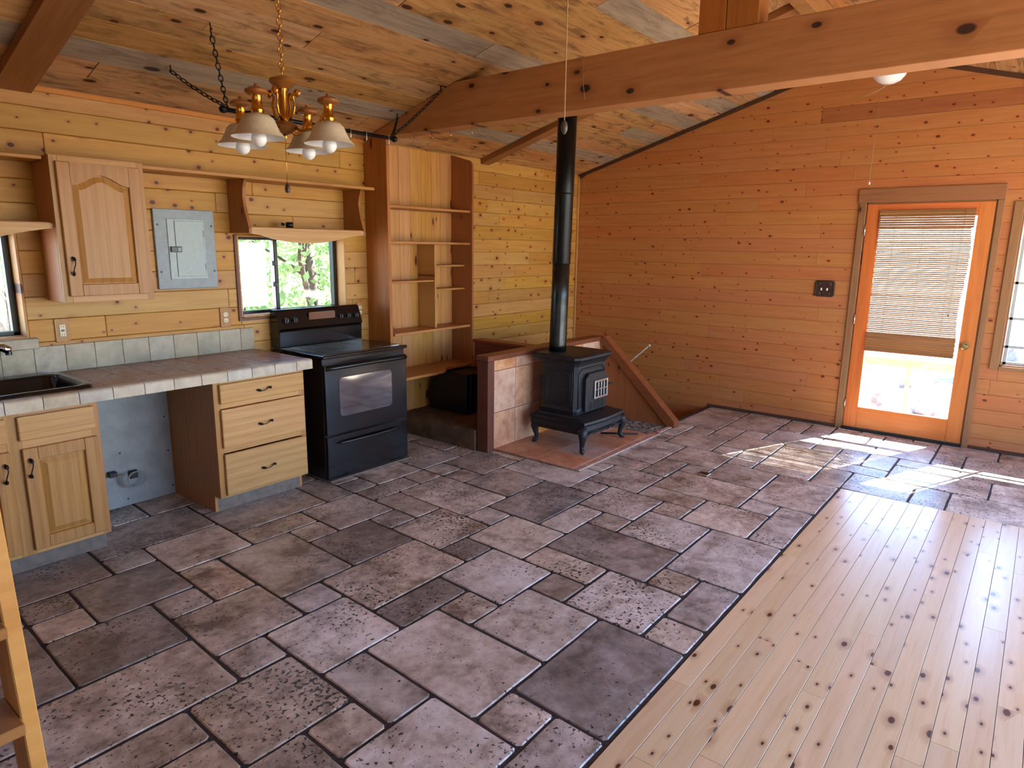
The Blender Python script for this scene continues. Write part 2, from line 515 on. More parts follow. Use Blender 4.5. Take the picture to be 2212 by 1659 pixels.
M_ivory = plain('ivory_plastic', (222, 212, 180), 0.4)
M_alublack = plain('black_aluminium', (20, 20, 22), 0.4, spec=0.5)
M_aluminium = plain('aluminium', (190, 190, 188), 0.35, metal=0.8)
M_glass = glass_mat('window_glass')
M_cable = plain('grey_cable', (150, 150, 148), 0.6)
M_knob = plain('aged_brass', (176, 150, 96), 0.3, metal=0.9)
M_toe = plain('toe_kick_vinyl', (126, 110, 98), 0.6, var=0.15)
M_concrete = plain('poured_step', (112, 88, 62), 0.8, var=0.3, nscale=9)
M_box = plain('black_metal_box', (10, 9, 9), 0.4)
M_plate = plain('carved_plate', (74, 40, 34), 0.5, var=0.5, nscale=60)
M_cord = plain('braided_cord', (170, 140, 100), 0.7)
M_bark = plain('bark', (96, 84, 74), 0.9, var=0.4, nscale=14, bump=0.6)
M_ground = plain('dry_ground', (196, 184, 166), 0.95, var=0.2, nscale=3)
M_rock = plain('pale_rock', (214, 213, 214), 0.9, var=0.4, nscale=4, bump=0.6)
M_railing = plain('deck_rail_wood', (206, 192, 172), 0.7, var=0.2)

def leaf_mat():
    m, nt, b = mat_new('leaf')
    tc = nd(nt, 'ShaderNodeTexCoord')
    n = noise(nt, tc.outputs['Object'], 3.0, 3)
    c = ramp(nt, n, [(0.3, srgb(96, 132, 84)), (0.55, srgb(140, 172, 112)), (0.75, srgb(178, 202, 146))])
    nt.links.new(c, b.inputs['Base Color'])
    b.inputs['Roughness'].default_value = 0.5
    tr = nd(nt, 'ShaderNodeBsdfTranslucent')
    nt.links.new(c, tr.inputs[0])
    mx = nd(nt, 'ShaderNodeMixShader')
    mx.inputs[0].default_value = 0.45
    out = nt.nodes['Material Output']
    nt.links.new(b.outputs[0], mx.inputs[1])
    nt.links.new(tr.outputs[0], mx.inputs[2])
    nt.links.new(mx.outputs[0], out.inputs[0])
    return m
M_leaf = leaf_mat()

def slat_mat():
    m, nt, b = mat_new('bamboo_slat')
    oi = nd(nt, 'ShaderNodeObjectInfo')
    c = ramp(nt, oi.outputs['Random'], [(0.0, srgb(150, 112, 84)), (1.0, srgb(190, 156, 128))])
    nt.links.new(c, b.inputs['Base Color'])
    b.inputs['Roughness'].default_value = 0.6
    tr = nd(nt, 'ShaderNodeBsdfTranslucent')
    nt.links.new(c, tr.inputs[0])
    mx = nd(nt, 'ShaderNodeMixShader')
    mx.inputs[0].default_value = 0.12
    nt.links.new(b.outputs[0], mx.inputs[1])
    nt.links.new(tr.outputs[0], mx.inputs[2])
    nt.links.new(mx.outputs[0], nt.nodes['Material Output'].inputs[0])
    return m
M_slat = slat_mat()

# ================================================================== STRUCTURE
XB, YK, YR, XF = 6.72, 4.38, -1.43, -2.6       # gable wall, kitchen wall, opposite long wall, wall behind the camera
YRIDGE, ZEAVE, SL = 1.475, 2.45, 0.295
def zc(y):
    return ZEAVE + SL * (YK - y) if y >= YRIDGE else ZEAVE + SL * (YK - YRIDGE) - SL * (YRIDGE - y)
ZRIDGE = zc(YRIDGE)
WIN1 = (0.30, 1.217, 1.10, 1.685)      # x0 x1 z0 z1 kitchen wall
WIN2 = (2.478, 3.385, 1.123, 1.69)
WIN3 = (-1.05, 0.225, 0.725, 2.0)      # y0 y1 z0 z1 gable wall
DOOR = (0.398, 1.345, 0.0, 2.052)

def holes_rects(u0, u1, z0, z1, holes):
    """rectangle minus holes -> list of rectangles"""
    zs = sorted({z0, z1, *[max(z0, min(z1, h[k])) for h in holes for k in (2, 3)]})
    out = []
    for a, b in zip(zs, zs[1:]):
        if b - a < 1e-4: continue
        segs = [(u0, u1)]
        for h in holes:
            if h[2] < b - 1e-5 and h[3] > a + 1e-5:
                ns = []
                for s, e in segs:
                    if h[1] <= s or h[0] >= e: ns.append((s, e)); continue
                    if h[0] > s: ns.append((s, h[0]))
                    if h[1] < e: ns.append((h[1], e))
                segs = ns
        out += [(s, e, a, b) for s, e in segs if e - s > 1e-4]
    return out

def board_rects(u0, u1, z0, z1, holes):
    """a board cut around openings: split along its length only where an opening meets it"""
    hs = [h for h in holes if h[2] < z1 - 1e-5 and h[3] > z0 + 1e-5 and h[0] < u1 and h[1] > u0]
    us = sorted({u0, u1, *[max(u0, min(u1, h[k])) for h in hs for k in (0, 1)]})
    out = []
    for a, b in zip(us, us[1:]):
        if b - a < 1e-4: continue
        m = (a + b) / 2
        segs = [(z0, z1)]
        for h in hs:
            if not h[0] < m < h[1]: continue
            ns = []
            for s, e in segs:
                if h[2] > s: ns.append((s, min(e, h[2])))
                if h[3] < e: ns.append((max(s, h[3]), e))
            segs = [q for q in ns if q[1] > q[0]]
        out += [(a, b, s, e) for s, e in segs]
    return out

# ---- floor slab (with the stairwell left open) and its grout bed
WELL = (5.71, XB, 2.665, YK)           # x0 x1 y0 y1
bm = bmesh.new()
bx(bm, XF, WELL[0], YR, YK, -0.15, -0.0045)
bx(bm, WELL[0], XB, YR, WELL[2], -0.15, -0.0045)
floor = newobj('floor', bm, M_grout)
tag(floor, 'grey-brown tumbled stone tile floor with a golden plank floor let into it', 'floor', kind='structure')

# stone tiles on a 21 cm grid (i along the kitchen wall, j away from the plank floor)
TX0, TXI, TXJ, TY0, TYJ = 0.679, 0.213, 0.007, 0.955, 0.2085
T = [(1,3,10,12),(2,3,12,13),(3,5,11,13),(3,4,9,11),(4,6,8,11),(5,7,11,12),(6,7,10,11),(7,9,10,12),(4,5,7,8),(2,4,7,9),(2,3,9,10),
     (0,2,8,10),(0,1,10,11),(0,1,11,12),(-2,0,8,11),(-1,2,6,8),(2,3,6,7),(3,5,5,7),(1,3,4,6),(3,4,3,5),(2,3,3,4),(-1,1,5,6),(5,8,6,8),
     (6,8,8,10),(-1,2,12,14),(5,8,12,14),(5,7,5,6),(8,9,6,7),(8,10,7,9),(9,11,5,7),(10,11,7,8),(10,12,8,11),(11,14,6,8),(11,13,5,6),
     (12,13,4,5),(13,15,4,6),(14,15,6,7),(12,14,2,4),(14,15,3,4),(14,16,1,3),(11,14,0,2),(15,17,5,7),(15,16,3,5),(12,14,8,10),(4,5,1,2),
     (5,8,0,2),(3,5,0,1),(2,4,1,3),(0,2,2,4),(-1,1,4,5),(13,15,10,12),(11,12,11,12),(14,16,7,10),(16,17,7,8),(17,18,6,8),(18,21,6,8),
     (17,19,5,6),(19,21,4,6),(18,19,4,5),(16,18,2,5),(16,17,1,2),(14,17,0,1),(17,20,0,2),(18,20,2,4),(4,6,2,5),(6,8,2,4),(8,10,1,3),
     (8,9,3,4),(9,10,3,5),(10,12,2,5),(7,9,4,6),(6,7,4,5),(9,11,0,1),(8,9,0,1),(10,11,1,2),
     (21,23,5,7),(23,24,6,7),(23,25,5,6),(24,25,4,5),(22,24,3,5),(21,22,4,5),(24,27,6,8),(25,27,4,6),(24,26,2,4),(26,28,3,4),
     (20,22,0,1),(20,22,-2,0),(20,22,-3,-2),(20,22,-6,-3),(22,23,-1,1),(23,25,-1,0),(22,24,-4,-1),(22,24,-7,-4),(20,22,1,3),(20,21,3,4),(22,24,1,3),
     (22,24,7,8),(9,10,9,11),(8,9,9,10),(10,12,12,14),(12,14,12,13)]
occ = set()
tiles = []
for t in T:
    cells = {(i, j) for i in range(t[0], t[1]) for j in range(t[2], t[3])}
    if cells & occ: continue
    occ |= cells
    tiles.append(t)
rng = random.Random(3)
for j in range(-11, 17):
    for i in range(-4, 29):
        if (i, j) in occ: continue
        if j < 0 and i < 20: continue              # the plank floor
        opts = [(2, 2), (2, 1), (1, 2), (3, 2), (1, 1)]
        rng.shuffle(opts)
        opts.append((1, 1))
        for w, h in opts:
            cells = {(i + a, j + b) for a in range(w) for b in range(h)}
            if cells & occ or any(b < 0 and a < 20 for a, b in cells) or i + w > 29: continue
            occ |= cells
            tiles.append((i, i + w, j, j + h))
            break
TDARK = {(1,3,10,12),(8,9,3,4),(5,7,5,6),(8,9,6,7),(6,8,8,10),(0,2,8,10),(-2,0,8,11),(11,14,6,8),(-1,2,12,14),(5,8,0,2),(10,12,2,5),(0,1,11,12)}
TPALE = {(11,13,5,6),(8,10,1,3),(4,6,2,5),(6,8,2,4),(3,5,11,13),(2,4,1,3),(9,11,5,7),(3,5,5,7),(7,9,4,6),(14,16,7,10),(11,14,0,2)}
def add_tile(t):
    g = 0.0065
    P = lambda i, j: (TX0 + TXI * i + TXJ * j, TY0 + TYJ * j)
    a, b, c, d = P(t[0], t[2]), P(t[1], t[2]), P(t[1], t[3]), P(t[0], t[3])
    x0, x1 = (a[0] + d[0]) / 2 + g, (b[0] + c[0]) / 2 - g
    y0, y1 = a[1] + g, d[1] - g
    x1 = min(x1, XB - 0.004); y1 = min(y1, YK - 0.004)
    if x1 - x0 < 0.03 or y1 - y0 < 0.03: return
    if x0 >= WELL[0] - 0.05 and y0 >= WELL[2] - 0.05: return
    if x1 > WELL[0] and y1 > WELL[2]:
        if x0 < WELL[0] - 0.1: x1 = WELL[0] - 0.004
        else: y1 = WELL[2] - 0.004
    if y0 > 4.2: return
    j = lambda: rng.uniform(-0.0022, 0.0022)
    sh = TXJ * (t[3] - t[2]) / 2
    r = 0.012
    pts = []
    n = 3
    for (cx, cy_, dx, dy) in ((x0 - sh, y0, 1, 1), (x1 - sh, y0, -1, 1), (x1 + sh, y1, -1, -1), (x0 + sh, y1, 1, -1)):
        q = [(cx + dx * r, cy_), (cx, cy_ + dy * r)]
        if dx * dy > 0: q.reverse()
        pts += [(p[0] + j(), p[1] + j()) for p in q]
    # a few extra points along the edges make the tumbled outline uneven
    pp = []
    for k, p in enumerate(pts):
        pp.append(p)
        nx = pts[(k + 1) % len(pts)]
        L = math.hypot(nx[0] - p[0], nx[1] - p[1])
        if L > 0.1:
            m = int(L / 0.09)
            for s in range(1, m):
                f = s / m
                pp.append((p[0] + (nx[0] - p[0]) * f + j(), p[1] + (nx[1] - p[1]) * f + j()))
    bm = bmesh.new()
    dz = rng.uniform(-0.0012, 0.0008)
    c = len(pp)
    mx, my = sum(p[0] for p in pp) / c, sum(p[1] for p in pp) / c
    lo = [bm.verts.new((p[0], p[1], -0.012)) for p in pp]
    mi = [bm.verts.new((p[0], p[1], -0.004 + dz)) for p in pp]
    def inset(p, k):
        dx, dy = mx - p[0], my - p[1]
        return (p[0] + math.copysign(min(k, abs(dx)), dx), p[1] + math.copysign(min(k, abs(dy)), dy))
    hi = [bm.verts.new((*inset(p, 0.004), dz)) for p in pp]
    for A, B in ((lo, mi), (mi, hi)):
        for k in range(c):
            bm.faces.new((A[k], A[(k + 1) % c], B[(k + 1) % c], B[k]))
    bm.faces.new(hi)
    newobj('tile', bm, M_tile_dark if t in TDARK else M_tile_pale if t in TPALE else M_tile, floor)
for t in tiles:
    add_tile(t)

# plank floor
PW = 0.0838
xe = TX0 + TXI * 20 - 0.012
y = TY0 - 0.012
k = 0
while y > YR + 0.01:
    y1 = y
    y0 = max(y - PW, YR + 0.004)
    x = xe - rng.uniform(0.2, 1.6)
    cuts = [xe]
    while x > XF:
        cuts.append(x); x -= rng.uniform(0.9, 2.0)
    cuts.append(XF + 0.004)
    for a, b in zip(cuts[1:], cuts):
        if b - a < 0.05: continue
        box('floor_plank', a + 0.0006, b - 0.0006, y0 + 0.0010, y1 - 0.0010, -0.012, rng.uniform(-0.0003, 0.0002), M_plank, floor, 0.0005)
    y -= PW
    k += 1

# ---- boarded walls
def joints(u0, u1, r, lo=1.3, hi=3.0):
    c = [u0]
    x = u0 + r.uniform(0.3, hi)
    while x < u1 - 0.35:
        c.append(x); x += r.uniform(lo, hi)
    c.append(u1)
    return list(zip(c, c[1:]))

# kitchen wall
bm = bmesh.new()
for s, e, a, b in holes_rects(XF - 0.15, XB + 0.02, -1.2, ZEAVE + 0.02, [WIN1, WIN2]):
    bx(bm, s, e, YK + 0.02, YK + 0.16, a, b)
wall_left = newobj('wall_left', bm, M_swall)
tag(wall_left, 'kitchen wall of knotty honey-coloured pine boards behind the counter', 'wall', kind='structure')
r = random.Random(11)
zrow = 2.335
rows = [(2.335, ZEAVE)]
while zrow > -1.1:
    rows.append((zrow - 0.1262, zrow)); zrow -= 0.1262
for z0, z1 in rows:
    for u0, u1 in joints(-0.6, XB, r):
        for s, e, a, b in board_rects(u0, u1, z0, z1, [WIN1, WIN2]):
            if b < 0.75 and e < 4.6: continue
            if e - s < 0.02 or b - a < 0.008: continue
            box('board', s + 0.0006, e - 0.0006, YK, YK + 0.02, a + 0.0008, b - 0.0008, M_kwall, wall_left, 0.0035)

# gable wall
def yspan(z):
    if z <= ZEAVE: return YR, YK
    d = (ZRIDGE - z) / SL
    return YRIDGE - d, YRIDGE + d
bm = bmesh.new()
for s, e, a, b in holes_rects(YR - 0.15, YK + 0.02, -1.2, ZEAVE, [DOOR, WIN3]):
    bx(bm, XB + 0.02, XB + 0.16, s, e, a, b)
prism_bm(bm, [(YR - 0.15, ZEAVE), (YK + 0.15, ZEAVE), (YRIDGE, ZRIDGE + 0.06)], 'x', XB + 0.02, XB + 0.16)
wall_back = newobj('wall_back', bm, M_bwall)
tag(wall_back, 'tall gable wall of horizontal orange pine boards with the glazed door', 'wall', kind='structure')
r = random.Random(5)
zrow = 1.745 + 0.1268 * 12
while zrow > -1.0:
    z0, z1 = zrow - 0.1268, zrow
    zrow -= 0.1268
    if z0 > ZRIDGE - 0.02: continue
    lo = yspan(max(z0, -2)); hi = yspan(min(z1, ZRIDGE - 0.004))
    dark_row = abs(z0 - 2.7594) < 0.01
    for u0, u1 in ([(lo[0], 1.80), (1.80, lo[1])] if dark_row else joints(lo[0], lo[1], r, 1.2, 3.2)):
        for s, e, a, b in board_rects(u0, u1, z0, min(z1, ZRIDGE - 0.004), [DOOR, WIN3]):
            if b - a < 0.008 or e - s < 0.02: continue
            ya, yb = yspan(b)
            if yb - ya < 0.03: continue
            pts = [(s + 0.0005, a + 0.0006), (e - 0.0005, a + 0.0006), (max(min(e, yb), s + 0.002) - 0.0005, b - 0.0006), (min(max(s, ya), e - 0.002) + 0.0005, b - 0.0006)]
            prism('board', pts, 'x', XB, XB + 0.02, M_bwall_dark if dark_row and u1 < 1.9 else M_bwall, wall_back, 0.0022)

# opposite long wall and the wall behind the camera, with unseen windows sized for fill daylight
RW = [(-1.6, -0.7, 1.1, 2.0), (1.5, 6.5, 0.15, 2.40)]
FW = [(-0.7, 0.0, 1.1, 2.0), (1.0, 1.8, 1.1, 2.0)]
bm = bmesh.new()
for s, e, a, b in holes_rects(XF - 0.15, XB + 0.16, -0.2, ZEAVE + 0.02, RW):
    bx(bm, s, e, YR - 0.14, YR, a, b)
wall_right = newobj('wall_right', bm, M_swall)
tag(wall_right, 'long pine wall opposite the kitchen, outside the picture', 'wall', kind='structure')
bm = bmesh.new()
for s, e, a, b in holes_rects(YR - 0.1, YK + 0.1, -0.2, ZEAVE, FW):
    bx(bm, XF - 0.14, XF, s, e, a, b)
prism_bm(bm, [(YR - 0.15, ZEAVE), (YK + 0.15, ZEAVE), (YRIDGE, ZRIDGE + 0.06)], 'x', XF - 0.14, XF)
wall_front = newobj('wall_front', bm, M_bwall)
tag(wall_front, 'gable wall behind the viewer, outside the picture', 'wall', kind='structure')

# ---- ceiling: roof deck plus rough boards
bm = bmesh.new()
OV = 0.5
for sgn in (0, 1):
    y0, y1 = ((YK + OV, YRIDGE) if sgn == 0 else (YR - OV, YRIDGE))
    za = ZRIDGE - SL * abs(y0 - YRIDGE)
    prism_bm(bm, [(y0, za + 0.03), (y1, ZRIDGE + 0.03), (y1, ZRIDGE + 0.15), (y0, za + 0.15)], 'x', XF - 0.6, XB + 0.55)
ceiling = newobj('ceiling', bm, M_beamX)
tag(ceiling, 'sloping ceiling of rough-sawn tan and weathered grey boards', 'ceiling', kind='structure')
r = random.Random(21)
yr = [YK, 4.225, 4.045]
while yr[-1] > YRIDGE + 0.1: yr.append(yr[-1] - 0.187)
yr[-1] = YRIDGE
GREY = {2: [(XF, 9)], 7: [(XF, 9)], 11: [(3.2, 9)], 5: [(4.9, 9)], 9: [(4.6, 6.0)], 4: [(5.9, 9)]}
GREY[6] = []
def ceil_board(x0, x1, ya, yb, m):
    g = 0.002
    bm = bmesh.new()
    a, b = (ya - g, yb + g) if ya > yb else (ya + g, yb - g)
    dz = r.uniform(0, 0.004)
    V = []
    for z in (0.0, 0.026):
        for x, y in ((x0 + g, a), (x1 - g, a), (x1 - g, b), (x0 + g, b)):
            V.append(bm.verts.new((x, y, zc(y) + z + dz)))
    for f in ((0, 1, 2, 3), (4, 5, 6, 7), (0, 1, 5, 4), (1, 2, 6, 5), (2, 3, 7, 6), (3, 0, 4, 7)):
        bm.faces.new([V[i] for i in f])
    newobj('board', bm, m, ceiling)
for k, (ya, yb) in enumerate(zip(yr, yr[1:])):
    for x0, x1 in joints(XF, XB, r, 1.8, 3.6):
        mid = (x0 + x1) / 2
        isg = any(a <= mid <= b for a, b in GREY.get(k, []))
        ceil_board(x0, x1, ya, yb, M_ceilg if isg else M_ceil)
yq = [YRIDGE - 0.187 * i for i in range(16)]
yq[-1] = YR
for k, (ya, yb) in enumerate(zip(yq, yq[1:])):
    if yb >= ya: continue
    for x0, x1 in joints(XF, XB, r, 1.8, 3.6):
        ceil_board(x0, x1, ya, yb, M_ceilg if k % 4 == 2 else M_ceil)

# ---- timbers
beam = thing('tie_beam', (3.675, 1.475, 2.45), 'heavy knotty timber tie beam spanning the room below the ceiling', 'beam', kind='structure')
bpts = [(YK, 2.452), (YK, zc(YK) - 0.0), (3.385, 2.745), (YR + 0.95, 2.745), (YR, zc(YR) - 0.0), (YR, 2.452)]
bpts = [(YK - 0.001, 2.449), (3.385, 2.742), (-0.43, 2.742), (YR + 0.001, 2.449)]
prism('timber', bpts, 'x', 3.60, 3.75, M_beamY, beam, 0.003)
king = thing('king_post', (3.675, 1.47, 2.742), 'pair of short upright planks standing on the tie beam under the ridge', 'post', kind='structure')
box('plank', 3.605, 3.745, 1.482, 1.628, 2.742, zc(1.64), M_beamZ, king)
box('plank', 3.605, 3.745, 1.312, 1.478, 2.742, zc(1.31), M_beamZ, king)
ridge = box('ridge_beam', XF, XB, YRIDGE - 0.05, YRIDGE + 0.05, ZRIDGE - 0.14, ZRIDGE - 0.02, M_beamX)
tag(ridge, 'weathered ridge beam along the peak of the ceiling', 'beam', kind='structure')
def rafter(x0, x1, label):
    bm = bmesh.new()
    d = 0.05
    prism_bm(bm, [(YK, zc(YK)), (YK, zc(YK) - d), (YRIDGE, ZRIDGE - d), (YRIDGE, ZRIDGE)], 'x', x0, x1, 0.002)
    o = newobj('rafter', bm, M_raft)
    tag(o, label, 'rafter', 'ceiling rafters', kind='structure')
rafter(1.20, 1.372, 'wide brown rafter on the ceiling above the wall cabinet')
rafter(5.01, 5.13, 'narrow brown rafter on the ceiling behind the stove pipe')

# ---- trims
def trim(n, label):
    return thing(f'trim_{n}', (0, 0, 0), label, 'trim', kind='structure')
t1 = trim(1, 'dark brown strip under the slope of the ceiling on the gable wall')
for ya, yb in ((YK, YRIDGE), (YR, YRIDGE)):
    bm = bmesh.new()
    prism_bm(bm, [(ya, zc(ya) - 0.002), (yb, zc(yb) - 0.002), (yb, zc(yb) - 0.037), (ya, zc(ya) - 0.037)], 'x', XB - 0.018, XB, 0.0)
    newobj('strip', bm, M_dark, t1)
t2 = trim(2, 'slim pine strip in the corner of the kitchen wall and the gable wall')
box('strip', XB - 0.022, XB, YK - 0.022, YK, -0.9, 2.44, M_shelfZ, t2, 0.004)
t3 = trim(3, 'weathered brown casing boards around the glazed door')
box('casing_board', XB - 0.018, XB, 1.345, 1.402, 0, 2.052, M_casing, t3)
box('casing_board', XB - 0.018, XB, 0.352, 0.398, 0, 2.052, M_casing, t3)
box('casing_head', XB - 0.02, XB, 0.352, 1.415, 2.053, 2.172, M_casingh, t3)
t4 = trim(4, 'pale weathered casing boards around the window beside the door')
box('casing_board', XB - 0.018, XB, 0.225, 0.288, 0.695, 2.035, M_casing, t4)
box('casing_board', XB - 0.018, XB, WIN3[0] - 0.06, WIN3[0], 0.695, 2.035, M_casing, t4)
box('casing_head', XB - 0.018, XB, WIN3[0], 0.225, 2.0, 2.035, M_casingh, t4)
box('casing_sill', XB - 0.022, XB, WIN3[0], 0.225, 0.695, 0.725, M_casingh, t4)
for nm, a, b in (('baseboard_back', 1.402, 2.66), ('baseboard_right', YR, 0.352)):
    o = box(nm, XB - 0.014, XB, a, b, 0.0, 0.028, M_dark)  # dark colour also draws the shadow strip along the floor
    tag(o, 'thin skirting with the shadow strip put into its dark colour, at the foot of the gable wall, ' + ('from stairwell to door' if a > 1 else 'right of the door'), 'baseboard', kind='structure')
t5 = trim(5, 'thin pine strip where the kitchen wall meets the ceiling')
box('strip', XF, 3.6, YK - 0.016, YK, zc(YK) - 0.035, zc(YK) - 0.004, M_swall, t5, 0.003)

# ---- stairwell
t6 = thing('stairwell', (6.2, 3.5, -1.2), 'dark stairwell opening in the corner behind the stove', 'stairwell', kind='structure')
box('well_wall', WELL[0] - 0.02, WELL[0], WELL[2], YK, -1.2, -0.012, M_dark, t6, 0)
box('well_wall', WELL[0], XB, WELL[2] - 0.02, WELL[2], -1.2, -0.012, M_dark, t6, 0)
for k in range(5):
    box('step', WELL[0], XB, 2.67 + 0.26 * k, 2.67 + 0.26 * (k + 1), -1.2, -0.2 - 0.2 * k, M_tread, t6, 0.004)
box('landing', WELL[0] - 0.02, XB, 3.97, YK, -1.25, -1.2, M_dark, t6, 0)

# ---- door
door = thing('door_1', (XB + 0.03, 0.87, 0), 'orange fir door with a tall glass pane, beside the window', 'door', kind='structure')
DX0, DX1 = XB - 0.012, XB + 0.032
for n, y0, y1, z0, z1, m in (('stile', 1.225, 1.333, 0.028, 2.04, M_door), ('stile', 0.41, 0.52, 0.028, 2.04, M_door),
                             ('rail', 0.52, 1.225, 0.028, 0.222, M_doorh), ('rail', 0.52, 1.225, 1.93, 2.04, M_doorh)):
    box(n, DX0, DX1, y0, y1, z0, z1, m, door, 0.003)
box('glass_pane', XB + 0.006, XB + 0.011, 0.515, 1.23, 0.217, 1.935, M_glass, door, 0)
kn = lathe('knob', [(0, 0.062), (0.018, 0.06), (0.027, 0.048), (0.024, 0.034), (0.011, 0.026), (0.011, 0.012), (0.032, 0.01), (0.034, 0.0), (0, 0)], (DX0, 0.475, 0.866), M_knob, door, 20, 'x-')
for z in (1.816, 1.026, 0.237):
    tube('hinge', [(DX0 - 0.006, 1.337, z - 0.045), (DX0 - 0.006, 1.337, z + 0.045)], 0.007, M_steel, door, 8)
box('threshold', XB - 0.03, XB + 0.1, 0.398, 1.345, -0.012, 0.026, M_alublack, door, 0.004)
box('jamb', XB + 0.0, XB + 0.14, 1.334, 1.345, 0.026, 2.052, M_casing, door, 0)
box('jamb', XB + 0.0, XB + 0.14, 0.398, 0.409, 0.026, 2.052, M_casing, door, 0)
box('jamb_head', XB + 0.0, XB + 0.14, 0.398, 1.345, 2.041, 2.052, M_casingh, door, 0)

# ---- windows
def kitchen_window(n, W, label, mull):
    x0, x1, z0, z1 = W
    w = thing(f'window_{n}', ((x0 + x1) / 2, YK + 0.1, z0), label, 'window', kind='structure')
    yf = YK + 0.115
    for nm, a, b, c, d in (('jamb', x0, x0 + 0.012, z0, z1), ('jamb', x1 - 0.012, x1, z0, z1), ('head', x0 + 0.012, x1 - 0.012, z1 - 0.012, z1), ('sill', x0 + 0.012, x1 - 0.012, z0, z0 + 0.014)):
        box(nm, a, b, YK - 0.006 if nm != 'sill' else YK - 0.012, YK + 0.16, c, d, M_shelfZ, w, 0.002)
    a0, a1, c0, c1 = x0 + 0.012, x1 - 0.012, z0 + 0.014, z1 - 0.012
    f = 0.032
    for nm, a, b, c, d in (('frame', a0, a0 + 0.012, c0, c1), ('frame', a1 - f, a1, c0, c1), ('frame', a0, a1, c1 - 0.02, c1), ('frame', a0, a1, c0, c0 + 0.02)):
        box(nm, a, b, yf - 0.02, yf + 0.03, c, d, M_alublack, w, 0.002)
    box('meeting_stile', mull, mull + 0.028, yf - 0.022, yf + 0.02, c0 + 0.02, c1 - 0.02, M_alublack, w, 0.002)
    box('sash_stile', mull - 0.018, mull, yf - 0.016, yf + 0.005, c0 + 0.02, c1 - 0.02, M_aluminium, w, 0.002)
    for zz in (0.35, 0.62):
        box('latch', mull - 0.012, mull + 0.01, yf - 0.032, yf - 0.016, z0 + (z1 - z0) * zz, z0 + (z1 - z0) * zz + 0.035, M_alublack, w, 0.003)
    box('pane', a0 + 0.012, mull - 0.018, yf, yf + 0.004, c0 + 0.02, c1 - 0.02, M_glass, w, 0)
    box('pane', mull + 0.028, a1 - f, yf + 0.012, yf + 0.016, c0 + 0.02, c1 - 0.02, M_glass, w, 0)
    return w
w1 = kitchen_window(1, WIN1, 'black-framed window above the sink', 0.72)
w2 = kitchen_window(2, WIN2, 'black-framed sliding window behind the range with a tree outside', 2.82)
box('casing', WIN2[0] - 0.022, WIN2[0], YK - 0.012, YK, WIN2[2] - 0.02, WIN2[3], M_redz, w2, 0.002)
box('casing', WIN2[0] - 0.022, WIN2[1], YK - 0.014, YK, WIN2[2] - 0.022, WIN2[2], M_redz, w2, 0.002)
box('apron', WIN1[0], WIN1[1] + 0.03, YK - 0.05, YK - 0.012, WIN1[2] - 0.055, WIN1[2] + 0.004, M_bstile, w1, 0.004)

y0, y1, z0, z1 = WIN3
w3 = thing('window_3', (XB + 0.05, 0.2, z0), 'bright window right of the door, cut by the picture edge', 'window', kind='structure')
for nm, a, b, c, d in (('jamb', y0, y0 + 0.012, z0, z1), ('jamb', y1 - 0.012, y1, z0, z1), ('head', y0, y1, z1 - 0.012, z1), ('sill', y0, y1, z0, z0 + 0.012)):
    box(nm, XB - 0.004, XB + 0.15, a, b, c, d, M_casing, w3, 0.002)
for zb in (0.75, 0.885, 1.115, 1.40, 1.96):
    box('bar', XB + 0.03, XB + 0.055, y0 + 0.012, y1 - 0.012, zb - 0.011, zb + 0.011, M_aluminium, w3, 0.002)
for yb in (y1 - 0.03, -0.10, y0 + 0.03):
    box('stile', XB + 0.03, XB + 0.055, yb - 0.012, yb + 0.012, z0 + 0.012, z1 - 0.012, M_aluminium, w3, 0.002)
box('pane', XB + 0.04, XB + 0.044, y0 + 0.012, y1 - 0.012, z0 + 0.012, z1 - 0.012, M_glass, w3, 0)
# unseen windows beside and behind the viewer, added to let in fill daylight
def fill_window(n, axis, W, label):
    u0, u1, z0, z1 = W
    w = thing(f'window_{n}', (0, 0, 0), label, 'window', kind='structure')
    p0, p1 = (YR - 0.1, YR - 0.05) if axis == 'y' else (XF - 0.1, XF - 0.05)
    def b(nm, a, c, d, e, m, q0=p0, q1=p1):
        if axis == 'y': box(nm, a, c, q0, q1, d, e, m, w, 0)
        else: box(nm, q0, q1, a, c, d, e, m, w, 0)
    b('frame', u0, u0 + 0.04, z0, z1, M_alublack); b('frame', u1 - 0.04, u1, z0, z1, M_alublack)
    b('frame', u0, u1, z0, z0 + 0.04, M_alublack); b('frame', u0, u1, z1 - 0.04, z1, M_alublack)
    m = (u0 + u1) / 2
    b('meeting_stile', m - 0.02, m + 0.02, z0, z1, M_alublack)
    b('pane', u0 + 0.04, u1 - 0.04, z0 + 0.04, z1 - 0.04, M_glass, p0 + 0.02, p0 + 0.024)
fill_window(4, 'y', RW[0], 'unseen window added to the long wall beside the viewer for fill daylight')
fill_window(5, 'y', RW[1], 'unseen window in the long wall towards the gable, enlarged for more side daylight')
fill_window(6, 'x', FW[0], 'unseen window added to the wall behind the viewer for fill daylight')
fill_window(7, 'x', FW[1], 'second unseen window added to the wall behind the viewer for fill daylight')

